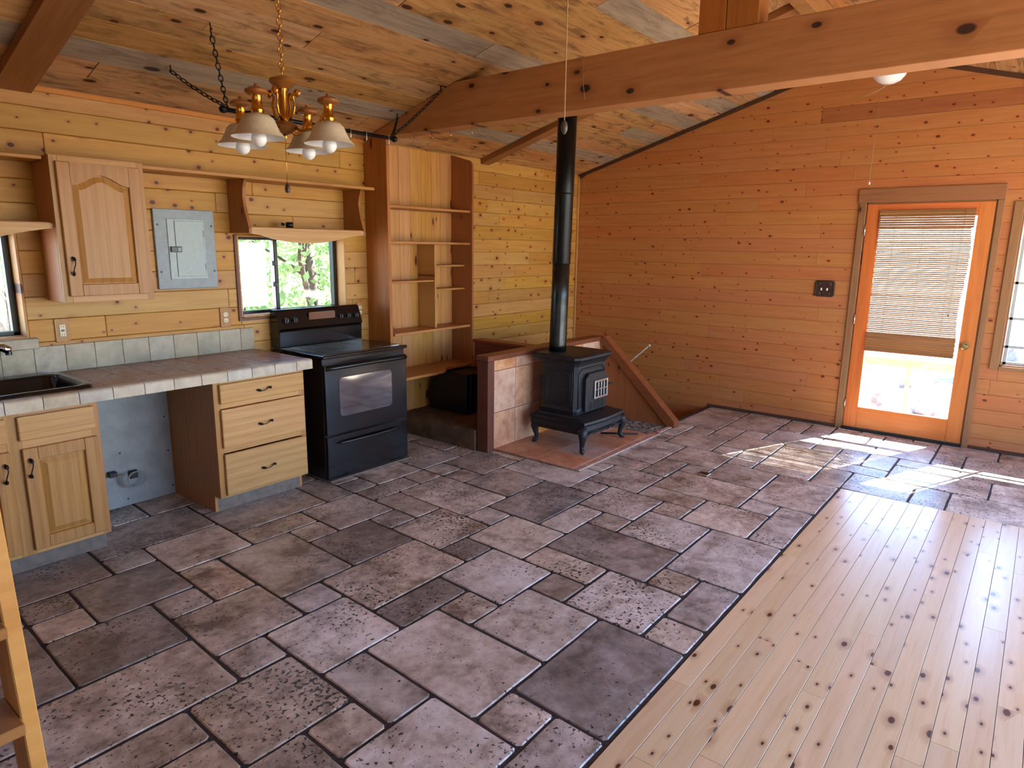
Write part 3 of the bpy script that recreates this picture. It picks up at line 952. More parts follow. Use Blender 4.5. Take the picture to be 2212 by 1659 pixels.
portal('portal_right_a', (-1.15, YR - 0.12, 1.55), (0, 1, 0), 0.9, 0.9)
portal('portal_right_b', (4.0, YR - 0.12, 1.275), (0, 1, 0), 5.0, 2.25)
portal('portal_front_a', (XF - 0.12, -0.35, 1.55), (1, 0, 0), 0.7, 0.9)
portal('portal_front_b', (XF - 0.12, 1.4, 1.55), (1, 0, 0), 0.8, 0.9)
portal('portal_door', (XB + 0.17, 0.87, 1.1), (-1, 0, 0), 0.72, 1.75)
portal('portal_back', (XB + 0.17, -0.41, 1.36), (-1, 0, 0), 1.27, 1.27)
portal('portal_kitchen_a', (0.76, YK + 0.17, 1.39), (0, -1, 0), 0.92, 0.58)
portal('portal_kitchen_b', (2.93, YK + 0.17, 1.4), (0, -1, 0), 0.9, 0.56)

# ================================================================== KITCHEN
FY = 3.76                                # cabinet face plane
CT = 0.895                               # worktop height
def pull(root, x, z, vert, y=FY - 0.02, s=0.05):
    """curved black pull with leaf-shaped ends"""
    bm = bmesh.new()
    pts, rad = [], []
    for k in range(13):
        f = -1 + 2 * k / 12
        out = 0.022 * (1 - f * f) + 0.004
        if abs(f) > 0.97: out = 0.003
        wv = 0.006 * math.sin(f * math.pi)
        p = (x + f * s, y - out, z + wv - 0.004 * (1 - f * f)) if not vert else (x + wv, y - out, z + f * s)
        pts.append(p)
        a = abs(f)
        rad.append(0.0028 + (0.0055 if 0.62 < a < 0.92 else 0.0))
    tube_bm(bm, pts, rad, 8)
    return newobj('pull', bm, M_wroughtiron, root, True)

def raised_door(root, x0, x1, z0, z1, y, pull_at=None, arch=False, name='door'):
    """frame-and-panel door: stiles, rails and a raised bevelled panel in one leaf, face at y"""
    th = 0.02
    st = 0.062
    bm = bmesh.new()
    a0, a1, c0, c1 = x0 + st, x1 - st, z0 + st, z1 - (st + (0.035 if arch else 0))
    # stiles and bottom rail
    bx(bm, x0, a0, y, y + th, z0, z1, 0.003)
    bx(bm, a1, x1, y, y + th, z0, z1, 0.003)
    bx(bm, a0, a1, y, y + th, z0, c0, 0.003)
    N = 16
    if arch:
        pts = [(a0, z1), (a1, z1)]
        prof = []
        for k in range(N + 1):
            f = k / N
            s = math.sin(math.pi * f) ** 2
            prof.append((a0 + (a1 - a0) * f, c1 - 0.012 + 0.052 * s))
        pts = [(a0, z1 - 0.001), (a1, z1 - 0.001)] + prof[::-1]
        prism_bm(bm, pts, 'y', y, y + th)
    else:
        prof = [(a0 + (a1 - a0) * k / N, c1) for k in range(N + 1)]
        bx(bm, a0, a1, y, y + th, c1, z1, 0.003)
    leaf = newobj(name, bm, M_oakZ, root)
    # raised panel
    bm = bmesh.new()
    outer = [(a0, c0)] + [(a1, c0)] + [(p[0], p[1]) for p in prof[::-1]]
    mx = (a0 + a1) / 2
    cz_ = (c0 + c1) / 2
    w, h = (a1 - a0) / 2, (c1 - c0) / 2
    def shrink(p, d):
        return (mx + (p[0] - mx) * (1 - d / w), cz_ + (p[1] - cz_) * (1 - d / h))
    R0 = [bm.verts.new((p[0], y + 0.016, p[1])) for p in outer]
    R1 = [bm.verts.new((shrink(p, 0.007)[0], y + 0.0155, shrink(p, 0.007)[1])) for p in outer]
    R2 = [bm.verts.new((shrink(p, 0.034)[0], y + 0.004, shrink(p, 0.032)[1])) for p in outer]
    n = len(outer)
    for A, B in ((R0, R1), (R1, R2)):
        for k in range(n):
            bm.faces.new((A[k], A[(k + 1) % n], B[(k + 1) % n], B[k]))
    bm.faces.new(R2)
    R3 = [bm.verts.new((p[0], y + th, p[1])) for p in outer]
    for k in range(n):
        bm.faces.new((R0[k], R0[(k + 1) % n], R3[(k + 1) % n], R3[k]))
    bm.faces.new(R3)
    newobj('panel', bm, M_oakZ, leaf)
    if pull_at:
        pull(leaf, pull_at[0], pull_at[1], True, y)
    return leaf

def drawer(root, x0, x1, z0, z1, with_pull=True):
    bm = bmesh.new()
    bx(bm, x0, x1, FY - 0.02, FY, z0, z1, 0.006, 2)
    d = newobj('drawer_front', bm, M_oakX, root)
    if with_pull:
        pull(d, (x0 + x1) / 2 - 0.003, (z0 + z1) / 2 - 0.003, False, FY - 0.02)
    return d

# sink base cabinet
sc = thing('sink_cabinet', (0.85, 4.07, 0), 'oak sink base cabinet with two raised-panel doors and a false drawer', 'cabinet')
box('side_panel', 1.282, 1.30, FY + 0.02, 4.36, 0.105, 0.835, M_oakside, sc)
box('back_panel', 0.40, 1.282, 4.345, 4.36, 0.105, 0.80, M_oakX, sc, 0)
box('bottom_panel', 0.40, 1.282, FY + 0.02, 4.345, 0.105, 0.12, M_oakX, sc, 0)
for a, b in ((1.262, 1.30), (0.895, 0.958), (0.40, 0.44)):
    box('face_stile', a, b, FY, FY + 0.02, 0.105, 0.835, M_oakZ, sc, 0.001)
for c, d in ((0.805, 0.835), (0.645, 0.69), (0.105, 0.14)):
    for a, b in ((0.958, 1.262), (0.44, 0.895)):
        box('face_rail', a, b, FY, FY + 0.02, c, d, M_oakX, sc, 0.001)
drawer(sc, 0.945, 1.276, 0.688, 0.808, False)
drawer(sc, 0.43, 0.90, 0.688, 0.808, False)
raised_door(sc, 0.950, 1.278, 0.128, 0.648, FY - 0.02, (0.974, 0.55))
raised_door(sc, 0.50, 0.900, 0.128, 0.648, FY - 0.02, (0.873, 0.545))
box('toe_kick', 0.40, 1.298, 3.838, 3.85, 0.0, 0.105, M_toe, sc, 0)

# drawer cabinet
dc = thing('drawer_cabinet', (2.22, 4.07, 0), 'oak cabinet of three drawers with black pulls beside the range', 'cabinet')
prism('side_panel', [(FY + 0.02, 0.105), (3.838, 0.105), (3.838, 0.0), (4.36, 0.0), (4.36, 0.835), (FY + 0.02, 0.835)], 'x', 1.915, 1.933, M_oakside, dc)
prism('side_panel', [(FY + 0.02, 0.105), (3.838, 0.105), (3.838, 0.0), (4.36, 0.0), (4.36, 0.835), (FY + 0.02, 0.835)], 'x', 2.515, 2.533, M_oakside, dc)
box('back_panel', 1.933, 2.515, 4.345, 4.36, 0.105, 0.835, M_oakX, dc, 0)
for a, b in ((1.915, 1.955), (2.495, 2.533)):
    box('face_stile', a, b, FY, FY + 0.02, 0.105, 0.835, M_oakZ, dc, 0.001)
for c, d in ((0.81, 0.835), (0.66, 0.69), (0.385, 0.415), (0.105, 0.13)):
    box('face_rail', 1.955, 2.495, FY, FY + 0.02, c, d, M_oakX, dc, 0.001)
drawer(dc, 1.948, 2.522, 0.692, 0.812)
drawer(dc, 1.948, 2.518, 0.418, 0.658)
drawer(dc, 1.950, 2.522, 0.118, 0.380)
box('toe_kick', 1.933, 2.515, 3.838, 3.85, 0.0, 0.105, M_toe, dc, 0)

# worktop with tile pieces
wt = thing('worktop', (1.6, 4.05, 0.835), 'tiled kitchen worktop with pale edge tiles around the black sink', 'worktop')
SK = (0.47, 1.285, 3.80, 4.29)           # sink cut-out
bm = bmesh.new()
for s, e, a, b in holes_rects(0.0, 2.57, 3.712, YK - 0.012, [SK]):
    bx(bm, s, e, a, b, 0.838, CT - 0.006)
newobj('substrate', bm, M_ctgrout, wt)
pitch = 0.1555
xs = [0.8935 + pitch * k for k in range(-6, 11)] + [2.568]
for a, b in zip(xs, xs[1:]):
    # edge tile: front face plus a rounded nose over the top
    bm = bmesh.new()
    prism_bm(bm, [(3.700, 0.834), (3.700, 0.886), (3.703, 0.893), (3.709, 0.897), (3.752, 0.897), (3.752, 0.889), (3.712, 0.889), (3.712, 0.834)], 'x', a + 0.0018, b - 0.0018)
    newobj('edge_tile', bm, M_cedge, wt)
ys = [3.754, 3.91, 4.066, 4.222, 4.362]
for a, b in zip(xs, xs[1:]):
    for c, d in zip(ys, ys[1:]):
        for s, e, p, q in holes_rects(a + 0.0015, b - 0.0015, c + 0.0015, d - 0.0015, [SK]):
            if e - s > 0.01 and q - p > 0.01:
                box('tile', s, e, p, q, CT - 0.006, CT + 0.001, M_ctile, wt, 0.0012)
bm = bmesh.new()
bx(bm, 2.55, 2.572, 3.712, 4.35, 0.834, 0.838)
newobj('end_strip', bm, M_ctgrout, wt)
bs = thing('backsplash', (1.6, 4.37, CT), 'row of square grey-beige backsplash tiles along the worktop', 'backsplash')
xs = [1.0702 + 0.1537 * k for k in range(-7, 10)] + [2.556]
for a, b in zip(xs, xs[1:]):
    box('tile', a + 0.0012, b - 0.0012, 4.364, 4.3795, CT + 0.002, 1.050 if b > 1.2 else 1.040, M_bstile, bs, 0.002)

box('grout', xs[0], 2.556, 4.3668, 4.3796, CT + 0.002, 1.040, plain('pale_grout', (150, 138, 118), 0.8), bs, 0)
# sink and faucet
sk = thing('sink', (0.87, 4.05, CT), 'black drop-in kitchen sink set into the tiled worktop', 'sink')
def rr_loop(bm, x0, x1, y0, y1, r, z):
    return [bm.verts.new((p[0], p[1], z)) for p in stadium((x0 + x1) / 2, (y0 + y1) / 2, x1 - x0, y1 - y0, r, 5)]
bm = bmesh.new()
loops = [rr_loop(bm, 0.452, 1.312, 3.778, 4.312, 0.05, CT + 0.002), rr_loop(bm, 0.456, 1.308, 3.782, 4.308, 0.05, CT + 0.014), rr_loop(bm, 0.488, 1.276, 3.812, 4.23, 0.06, CT + 0.016),
         rr_loop(bm, 0.496, 1.268, 3.82, 4.222, 0.06, CT + 0.004), rr_loop(bm, 0.515, 1.25, 3.84, 4.2, 0.06, CT - 0.16), rr_loop(bm, 0.53, 1.235, 3.855, 4.185, 0.05, CT - 0.175)]
for A, B in zip(loops, loops[1:]):
    n = len(A)
    for k in range(n):
        bm.faces.new((A[k], A[(k + 1) % n], B[(k + 1) % n], B[k]))
bm.faces.new(loops[-1])
newobj('basin', bm, M_blackgl, sk, True)
lathe('drain', [(0.045, 0.0), (0.045, 0.004), (0.02, 0.002), (0, 0.002)], (0.88, 4.02, CT - 0.175), M_chrome, sk)
fc = thing('faucet', (0.80, 4.27, CT), 'chrome kitchen faucet spout over the sink', 'faucet')
lathe('base', [(0.032, 0.0), (0.032, 0.02), (0.022, 0.03), (0.02, 0.1), (0, 0.105)], (0.80, 4.27, CT + 0.015), M_chrome, fc)
tube('spout', [(0.80, 4.27, CT + 0.1), (0.82, 4.25, 1.05), (0.88, 4.20, 1.095), (0.96, 4.14, 1.105), (1.02, 4.105, 1.098), (1.046, 4.09, 1.080)], [0.016, 0.016, 0.017, 0.019, 0.021, 0.02], M_chrome, fc, 14)
lathe('aerator', [(0.014, 0.0), (0.015, -0.02), (0, -0.02)], (1.040, 4.094, 1.080), M_blackmat, fc, 14)
tube('lever', [(0.80, 4.27, 1.0), (0.78, 4.22, 1.05), (0.76, 4.18, 1.09)], [0.012, 0.009, 0.011], M_chrome, fc, 10)

# dishwasher bay: painted wall board and loose cable
bp_ = thing('bay_panel', (1.6, 4.37, 0.03), 'scuffed white board at the back of the empty dishwasher bay', 'panel')
box('board', 1.302, 1.913, 4.355, 4.372, 0.004, 0.835, M_whitepanel, bp_, 0)
for x, z in ((1.885, 0.53), (1.90, 0.06), (1.60, 0.35), (1.62, 0.045), (1.89, 0.30)):
    lathe('screw', [(0.006, 0.0), (0.004, 0.002), (0, 0.002)], (x, 4.355, z), M_blackmat, bp_, 8, 'y-')
cb_ = thing('loose_cable', (1.6, 4.3, 0.1), 'coiled grey cable and black plug hanging in the empty bay', 'cable')
pts = []
for k in range(26):
    a = k / 25 * math.pi * 2.6
    pts.append((1.655 + (0.075 - 0.0012 * k) * math.cos(a + 2.4), 4.31 - 0.0012 * k, 0.185 + (0.062 - 0.001 * k) * math.sin(a + 2.4)))
tube('cable', [(1.54, 4.352, 0.235), (1.56, 4.33, 0.225)] + pts, 0.0045, M_cable, cb_, 8)
box('plug', 1.515, 1.56, 4.315, 4.354, 0.215, 0.25, M_blackmat, cb_, 0.004)
box('junction_box', 1.635, 1.685, 4.335, 4.354, 0.175, 0.225, M_blackmat, cb_, 0.004)

# wall cabinet
wc = thing('wall_cabinet', (1.557, 4.25, 1.31), 'oak wall cabinet with an arched raised-panel door left of the grey panel', 'cabinet')
CFY = 4.13
box('side_panel', 1.325, 1.343, CFY, YK - 0.001, 1.305, 2.07, M_oakside, wc)
box('side_panel', 1.772, 1.79, CFY, YK - 0.001, 1.305, 2.07, M_oakside, wc)
box('bottom_panel', 1.343, 1.772, CFY, YK - 0.001, 1.315, 1.33, M_oakX, wc)
box('top_panel', 1.343, 1.772, CFY, YK - 0.001, 2.055, 2.07, M_oakX, wc)
box('face_frame', 1.325, 1.365, CFY - 0.018, CFY, 1.305, 2.07, M_oakZ, wc, 0.001)
box('face_frame', 1.755, 1.79, CFY - 0.018, CFY, 1.305, 2.07, M_oakZ, wc, 0.001)
box('face_frame', 1.365, 1.755, CFY - 0.018, CFY, 2.03, 2.07, M_oakX, wc, 0.001)
box('face_frame', 1.365, 1.755, CFY - 0.018, CFY, 1.305, 1.36, M_oakX, wc, 0.001)
raised_door(wc, 1.350, 1.762, 1.340, 2.038, CFY - 0.039, (1.376, 1.50), True)

# long shelf with the box shelf over the range window
ws1 = thing('wall_shelf', (2.65, 4.26, 2.04), 'long pine wall shelf with scrolled brackets and a curved valance over the window', 'shelf')
box('top_board', 1.79, 3.51, 4.15, YK - 0.001, 2.043, 2.065, M_shelfX, ws1)
prof = [(4.155, 2.043), (4.168, 2.03), (4.186, 1.99), (4.196, 1.93), (4.186, 1.87), (4.168, 1.81), (4.15, 1.76), (4.14, 1.73), (4.142, 1.70), (YK - 0.001, 1.70), (YK - 0.001, 2.043)]
prism('bracket', prof, 'x', 2.437, 2.457, M_panelY, ws1)
prism('bracket', prof, 'x', 3.385, 3.405, M_panelY, ws1)
box('lower_board', 2.457, 3.385, 4.16, YK - 0.001, 1.722, 1.742, M_shelfX, ws1)
vb = [(2.457, 1.699), (2.53, 1.688), (2.62, 1.663), (2.73, 1.646), (2.857, 1.638), (2.98, 1.641), (3.093, 1.655), (3.219, 1.681), (3.30, 1.697), (3.385, 1.702)]
prism('valance', [(2.457, 1.735)] + vb + [(3.385, 1.735)], 'y', 4.142, 4.16, M_oakX, ws1)
skt = thing('lamp_socket', (2.823, 4.25, 1.742), 'small black lamp socket lying on the shelf over the window', 'lamp socket')
tube('body', [(2.80, 4.27, 1.763), (2.835, 4.24, 1.763)], [0.02, 0.021], M_blackmat, skt, 12)
tube('stem', [(2.792, 4.276, 1.765), (2.775, 4.29, 1.772)], 0.009, M_blackmat, skt, 8)

ws2 = thing('sink_shelf', (0.8, 4.26, 2.04), 'pine box shelf with a curved valance over the sink window', 'shelf')
box('top_board', 0.2, 1.31, 4.15, YK - 0.001, 2.043, 2.062, M_shelfX, ws2)
prism('bracket', prof, 'x', 0.2, 0.22, M_panelY, ws2)
box('lower_board', 0.22, 1.325, 4.16, YK - 0.001, 1.712, 1.73, M_shelfX, ws2)
vb = [(0.22, 1.695), (0.45, 1.655), (0.72, 1.615), (0.95, 1.628), (1.09, 1.652), (1.18, 1.674), (1.29, 1.694), (1.325, 1.696)]
prism('valance', [(0.22, 1.722)] + vb + [(1.325, 1.722)], 'y', 4.142, 4.16, M_oakX, ws2)

# breaker panel
ep = thing('breaker_panel', (2.126, 4.37, 1.34), 'grey metal breaker panel with a hinged door on the pine wall', 'panel')
box('cover', 1.932, 2.32, 4.362, YK - 0.0005, 1.34, 1.838, M_greypaint, ep, 0.004)
box('door_surround', 2.010, 2.248, 4.356, 4.362, 1.402, 1.779, M_lightgrey, ep, 0.002)
dd = box('door', 2.054, 2.234, 4.350, 4.356, 1.418, 1.767, M_lightgrey, ep, 0.002)
box('latch', 2.018, 2.088, 4.344, 4.350, 1.572, 1.607, M_blackmat, ep, 0.003)
box('latch_tab', 2.060, 2.080, 4.341, 4.344, 1.577, 1.602, M_greypaint, ep, 0.001)
for z in (1.69, 1.48):
    box('hinge', 2.234, 2.242, 4.348, 4.356, z - 0.02, z + 0.02, M_greypaint, ep, 0.001)
for x in (1.955, 2.30):
    for z in (1.45, 1.74):
        lathe('screw', [(0.007, 0), (0.005, 0.003), (0, 0.003)], (x, 4.362, z), M_blackmat, ep, 8, 'y-')

# outlets
def outlet(x, z, label, gfci=False):
    o = thing('outlet', (x, 4.38, z), label, 'outlet', 'outlets on the kitchen wall')
    w, h = 0.038, 0.068
    pts = []
    for sx, sz in ((1, 1), (-1, 1), (-1, -1), (1, -1)):
        q = [(x + sx * w * 0.8, z + sz * h), (x + sx * w * 0.92, z + sz * h * 0.93), (x + sx * w, z + sz * h * 0.82), (x + sx * w * 0.94, z + sz * h * 0.6)]
        if sx * sz < 0: q.reverse()
        pts += q[::-1]
    prism('plate', pts, 'y', 4.370, 4.3799, M_oakZ, o, 0.002)
    if gfci:
        box('receptacle', x - 0.016, x + 0.016, 4.366, 4.370, z - 0.034, z + 0.034, M_ivory, o, 0.002)
        box('reset_button', x - 0.008, x + 0.008, 4.363, 4.366, z - 0.006, z + 0.006, M_blackmat, o, 0)
    else:
        for s in (-1, 1):
            rc = prism('receptacle', stadium(x, z + s * 0.02, 0.033, 0.028, 0.011, 4), 'y', 4.366, 4.370, M_ivory, o)
    for s in (-1, 1):
        for q in (-1, 1):
            box('slot', x + q * 0.006 - 0.0012, x + q * 0.006 + 0.0012, 4.3652, 4.3662, z + s * 0.022 - 0.005, z + s * 0.022 + 0.005, M_blackmat, o, 0)
outlet(1.378, 1.131, 'outlet in a wooden plate above the sink end of the backsplash', True)
outlet(2.357, 1.135, 'outlet in a wooden plate left of the range window')
outlet(3.510, 1.113, 'outlet in a wooden plate half hidden behind the range backguard')

# ================================================================== RANGE
RX0, RX1, RF = 2.682, 3.428, 3.765
rg = thing('range', ((RX0 + RX1) / 2, 4.06, 0), 'black freestanding electric range between the drawers and the bookcase', 'range')
box('body', RX0, RX1, RF, 4.36, 0.012, 0.872, M_blackgl, rg, 0.004)
for x in (RX0 + 0.06, RX1 - 0.06):
    lathe('foot', [(0.02, 0), (0.02, 0.012), (0, 0.012)], (x, RF + 0.06, 0.0), M_blackmat, rg, 12)
box('cooktop', RX0 - 0.006, RX1 + 0.006, RF - 0.032, 4.26, 0.872, 0.896, M_blackgl, rg, 0.008, 3)
box('glass_top', RX0 + 0.03, RX1 - 0.03, RF + 0.02, 4.22, 0.8965, 0.8985, M_ovenglass, rg, 0)
for x, y, r_ in ((2.86, 3.92, 0.1), (3.25, 3.92, 0.08), (2.86, 4.13, 0.08), (3.25, 4.13, 0.1)):
    lathe('burner_ring', [(r_, 0), (r_, 0.0006), (r_ - 0.003, 0.0006), (r_ - 0.003, 0)], (x, y, 0.8985), M_blackmat, rg, 32)
# backguard, slightly sloped control face
bg = prism('backguard', [(4.362, 0.896), (4.255, 0.896), (4.250, 1.012), (4.262, 1.022), (4.238, 1.03), (4.285, 1.155), (4.300, 1.168), (4.345, 1.168), (4.362, 1.15)], 'x', RX0 + 0.004, RX1 - 0.002, M_blackgl, rg, 0.003)
def on_guard(z):                          # y of the control face at height z
    return 4.238 + (z - 1.03) / (1.155 - 1.03) * 0.047
for x in (2.745, 2.818, 3.225, 3.298, 3.373):
    z = 1.085 + 0.006
    yk_ = on_guard(z)
    kb = lathe('knob', [(0.0, 0.022), (0.016, 0.022), (0.018, 0.018), (0.021, 0.0), (0, 0)], (x, yk_, z), M_blackmat, rg, 20, 'y-')
    box('knob_grip', x - 0.004, x + 0.004, yk_ - 0.03, yk_ - 0.02, z - 0.016, z + 0.016, M_blackmat, kb, 0.002)
dsp = prism('display', [(p[0], p[1]) for p in stadium(3.06, 1.094, 0.235, 0.088, 0.012, 3)], 'y', on_guard(1.094) - 0.004, on_guard(1.094) + 0.03, M_ovenglass, rg)
for k in range(4):
    for q in (-1, 1):
        box('button', 2.965 + 0.018 * k if q < 0 else 3.10 + 0.018 * k, 2.977 + 0.018 * k if q < 0 else 3.112 + 0.018 * k, on_guard(1.094) - 0.006, on_guard(1.094) - 0.004, 1.070, 1.078, M_blackmat, dsp, 0)
# oven door with window and handle
od = box('oven_door', RX0 + 0.003, RX1 - 0.003, RF - 0.028, RF, 0.335, 0.828, M_blackgl, rg, 0.006, 2)
prism('oven_window', stadium(3.035, 0.594, 0.475, 0.275, 0.03, 5), 'y', RF - 0.0305, RF - 0.026, M_ovenglass, od)
bm = bmesh.new()
pts, rad = [], []
for k in range(17):
    f = k / 16
    pts.append((RX0 + 0.012 + (RX1 - RX0 - 0.024) * f, RF - 0.030 - 0.035 * math.sin(math.pi * f) ** 0.6, 0.806 + 0.008 * math.sin(math.pi * f)))
    rad.append(0.015)
tube_bm(bm, pts, rad, 12)
newobj('door_handle', bm, M_blackmat, od, True)
# storage drawer
sd = box('storage_drawer', RX0 + 0.003, RX1 - 0.003, RF - 0.026, RF, 0.02, 0.322, M_blackgl, rg, 0.006, 2)
pts = []
for k in range(13):
    f = k / 12
    pts.append((2.76 + 0.585 * f, RF - 0.026 - 0.02 * math.sin(math.pi * f) ** 0.4, 0.270))
tube('drawer_handle', pts, [0.004] + [0.011] * 11 + [0.004], M_blackmat, sd, 10)
box('floor_strip', RX0 + 0.02, RX1 + 0.02, RF - 0.03, RF + 0.02, 0.0005, 0.008, M_toe, rg, 0)

# ================================================================== BOOKCASE AND NOOK
bc = thing('bookcase', (4.1, 4.25, 0), 'built-in pine bookcase with a divider between the range and the stove', 'bookcase')
BX0, BX1, BF = 3.60, 4.587, 4.11
side = prism('side_panel', [(BF, 0.0), (YK - 0.001, 0.0), (YK - 0.001, 2.446), (BF, 2.446)], 'x', BX0, BX0 + 0.03, M_beamZ, bc, 0.002)
rp = [(BF, 0.18), (YK - 0.001, 0.18), (YK - 0.001, 2.44)]
for k in range(7):
    a = math.radians(90 + 90 * k / 6)
    rp.append((BF + 0.06 + 0.06 * math.cos(a), 2.32 + 0.06 * math.sin(a)))
prism('side_panel', rp, 'x', BX1, BX1 + 0.022, M_panelY, bc, 0.002)
bxs = [BX0 + 0.03, 3.715, 3.83, 3.95, 4.075, 4.206, 4.329, 4.438, BX1]
for a, b in zip(bxs, bxs[1:]):
    box('back_board', a + 0.0006, b - 0.0006, 4.362, YK - 0.001, 0.18, 2.438, M_shelfZ, bc, 0.003)
def shelf(x0, x1, y0a, y0b, z, th=0.02):
    bm = bmesh.new()
    prism_bm(bm, [(x0, y0a), (x1, y0b), (x1, 4.361), (x0, 4.361)], 'z', z, z + th, 0.002)
    return newobj('shelf', bm, M_shelfX, bc)
IX0 = BX0 + 0.031
shelf(IX0, BX1 - 0.001, 4.13, 4.13, 1.925)
shelf(IX0, BX1 - 0.001, 4.13, 4.13, 1.645)
shelf(IX0, 4.150, 4.16, 4.16, 1.330, 0.014)
shelf(4.172, BX1 - 0.001, 4.20, 4.20, 1.452, 0.016)
shelf(4.172, BX1 - 0.001, 4.20, 4.20, 1.245, 0.016)
shelf(IX0, BX1 - 0.001, 4.09, 4.13, 0.905, 0.022)
box('divider', 4.151, 4.171, 4.15, 4.361, 0.928, 1.644, M_shelfZ, bc, 0.002)
# lowest board with a scooped front
pts = [(IX0, 3.98), (3.95, 3.985), (4.10, 3.995), (4.15, 4.02), (4.19, 4.07), (4.26, 4.10), (BX1 - 0.001, 4.11), (BX1 - 0.001, 4.361), (IX0, 4.361)]
prism('shelf', pts, 'z', 0.552, 0.575, M_shelfX, bc, 0.002)

pf = thing('raised_step', (4.3, 3.9, 0), 'low concrete step under the bookcase nook', 'step', kind='structure')
box('slab', 3.915, 4.70, 3.475, 4.361, -0.01, 0.172, M_concrete, pf, 0.006)
nw = thing('nook_wall', (4.64, 3.78, 0), 'low brown wall between the bookcase nook and the stairwell', 'wall', kind='structure')
box('panel', 4.62, 4.70, 3.462, 4.108, 0.172, 0.765, M_redy, nw, 0)
box('cap', 4.595, 4.72, 3.47, 4.108, 0.766, 0.79, M_redy, nw, 0.003)
bb = thing('black_box', (4.36, 4.05, 0.172), 'tall black metal box standing on the step below the bookcase', 'box')
bm = bmesh.new()
prism_bm(bm, [(3.86, 0.173), (4.31, 0.173), (4.33, 0.30), (4.27, 0.45), (4.14, 0.535), (3.86, 0.535)], 'x', 4.23, 4.58, 0.006)
newobj('body', bm, M_box, bb)
for k in range(3):
    box('rib', 4.28 + 0.07 * k, 4.30 + 0.07 * k, 3.848, 3.86, 0.19, 0.52, M_box, bb, 0.003)

# ================================================================== HEARTH
hp = thing('hearth_pad', (4.8, 2.95, 0), 'hearth pad of terracotta tiles with a thin brick border under the stove', 'hearth')
HX0, HX1, HY0, HY1 = 4.02, 5.655, 2.535, 3.372
box('bed', HX0, HX1, HY0, HY1, -0.004, 0.006, M_mortar, hp, 0)
xs = [HX0 + 0.002, 4.315, 4.648, 4.981, 5.26]
ys = [2.612, 2.945, HY1]
for a, b in zip(xs, xs[1:]):
    for c, d in zip(ys, ys[1:]):
        box('tile', a + 0.002, b - 0.002, c + 0.002, d - 0.002, 0.005, 0.015, M_hearth, hp, 0.002)
box('border_strip', HX0 + 0.002, HX1 - 0.3, HY0 + 0.001, HY0 + 0.016, 0.005, 0.016, M_hearth, hp, 0.001)
box('border_strip', HX0 + 0.002, HX1 - 0.36, 2.594, 2.609, 0.005, 0.016, M_hearth, hp, 0.001)
x = HX0 + 0.004
k = 0
while x < HX1 - 0.06:
    b = min(x + 0.062, HX1 - 0.002)
    if not 5.28 < x < 5.34:
        box('brick', x, b - 0.006, HY0 + 0.019, 2.591, 0.005, 0.014, M_hearth, hp, 0.001)
    x = b
    k += 1
# rubble of the missing tiles
rr = random.Random(9)
bm = bmesh.new()
for _ in range(140):
    x, y = rr.uniform(5.27, 5.63), rr.uniform(2.62, 3.35)
    s = rr.uniform(0.006, 0.016)
    bx(bm, x - s, x + s, y - s * rr.uniform(0.6, 1.2), y + s, 0.005, 0.006 + s * 0.5, 0.0)
o = newobj('mortar_crumbs', bm, M_mortar, hp)
o['kind'] = 'stuff'

kw = thing('knee_wall', (4.8, 3.42, 0), 'tiled knee wall with a dark red-brown timber cap behind the stove', 'wall', kind='structure')
box('core', 3.985, 5.66, 3.378, 3.458, 0.0, 0.745, M_redz, kw, 0)
zs = [0.008, 0.312, 0.656, 0.744]
xs = [4.016, 4.30, 4.642, 4.984, 5.326, 5.655]
for a, b in zip(xs, xs[1:]):
    for c, d in zip(zs, zs[1:]):
        box('tile', a + 0.002, b - 0.002, 3.366, 3.378, c + 0.002, d - 0.002, M_kneetile, kw, 0.0015)
box('cap', 3.925, 5.665, 3.345, 3.472, 0.746, 0.788, M_red, kw, 0.004)
box('end_post', 3.925, 3.984, 3.348, 3.462, 0.0, 0.745, M_redz, kw, 0.003)
box('edge_strip', 3.985, 4.014, 3.356, 3.377, 0.0, 0.745, M_redz, kw, 0.002)
sg = thing('stair_guard', (5.68, 2.95, 0), 'triangular pine side wall with a sloping red-brown rail beside the stove', 'wall', kind='structure')
prism('panel', [(2.60, 0.0), (3.344, 0.0), (3.344, 0.735)], 'x', 5.665, 5.70, M_panelY, sg)
prism('rail', [(2.53, 0.0), (2.595, 0.0), (3.345, 0.728), (3.345, 0.795), (3.31, 0.795), (2.53, 0.062)], 'x', 5.622, 5.722, M_redy, sg, 0.003)
st_ = thing('wooden_dowel', (6.45, 3.4, 0.4), 'slim pale dowel with a round end sticking up from the stairwell', 'dowel')
tube('shaft', [(6.42, 3.80, -1.0), (6.43, 3.70, -0.2), (6.46, 3.56, 0.33), (6.5, 3.275, 0.605)], 0.008, M_railing, st_, 8)
sphere('tip', (6.5, 3.268, 0.612), 0.017, M_railing, st_, 12)

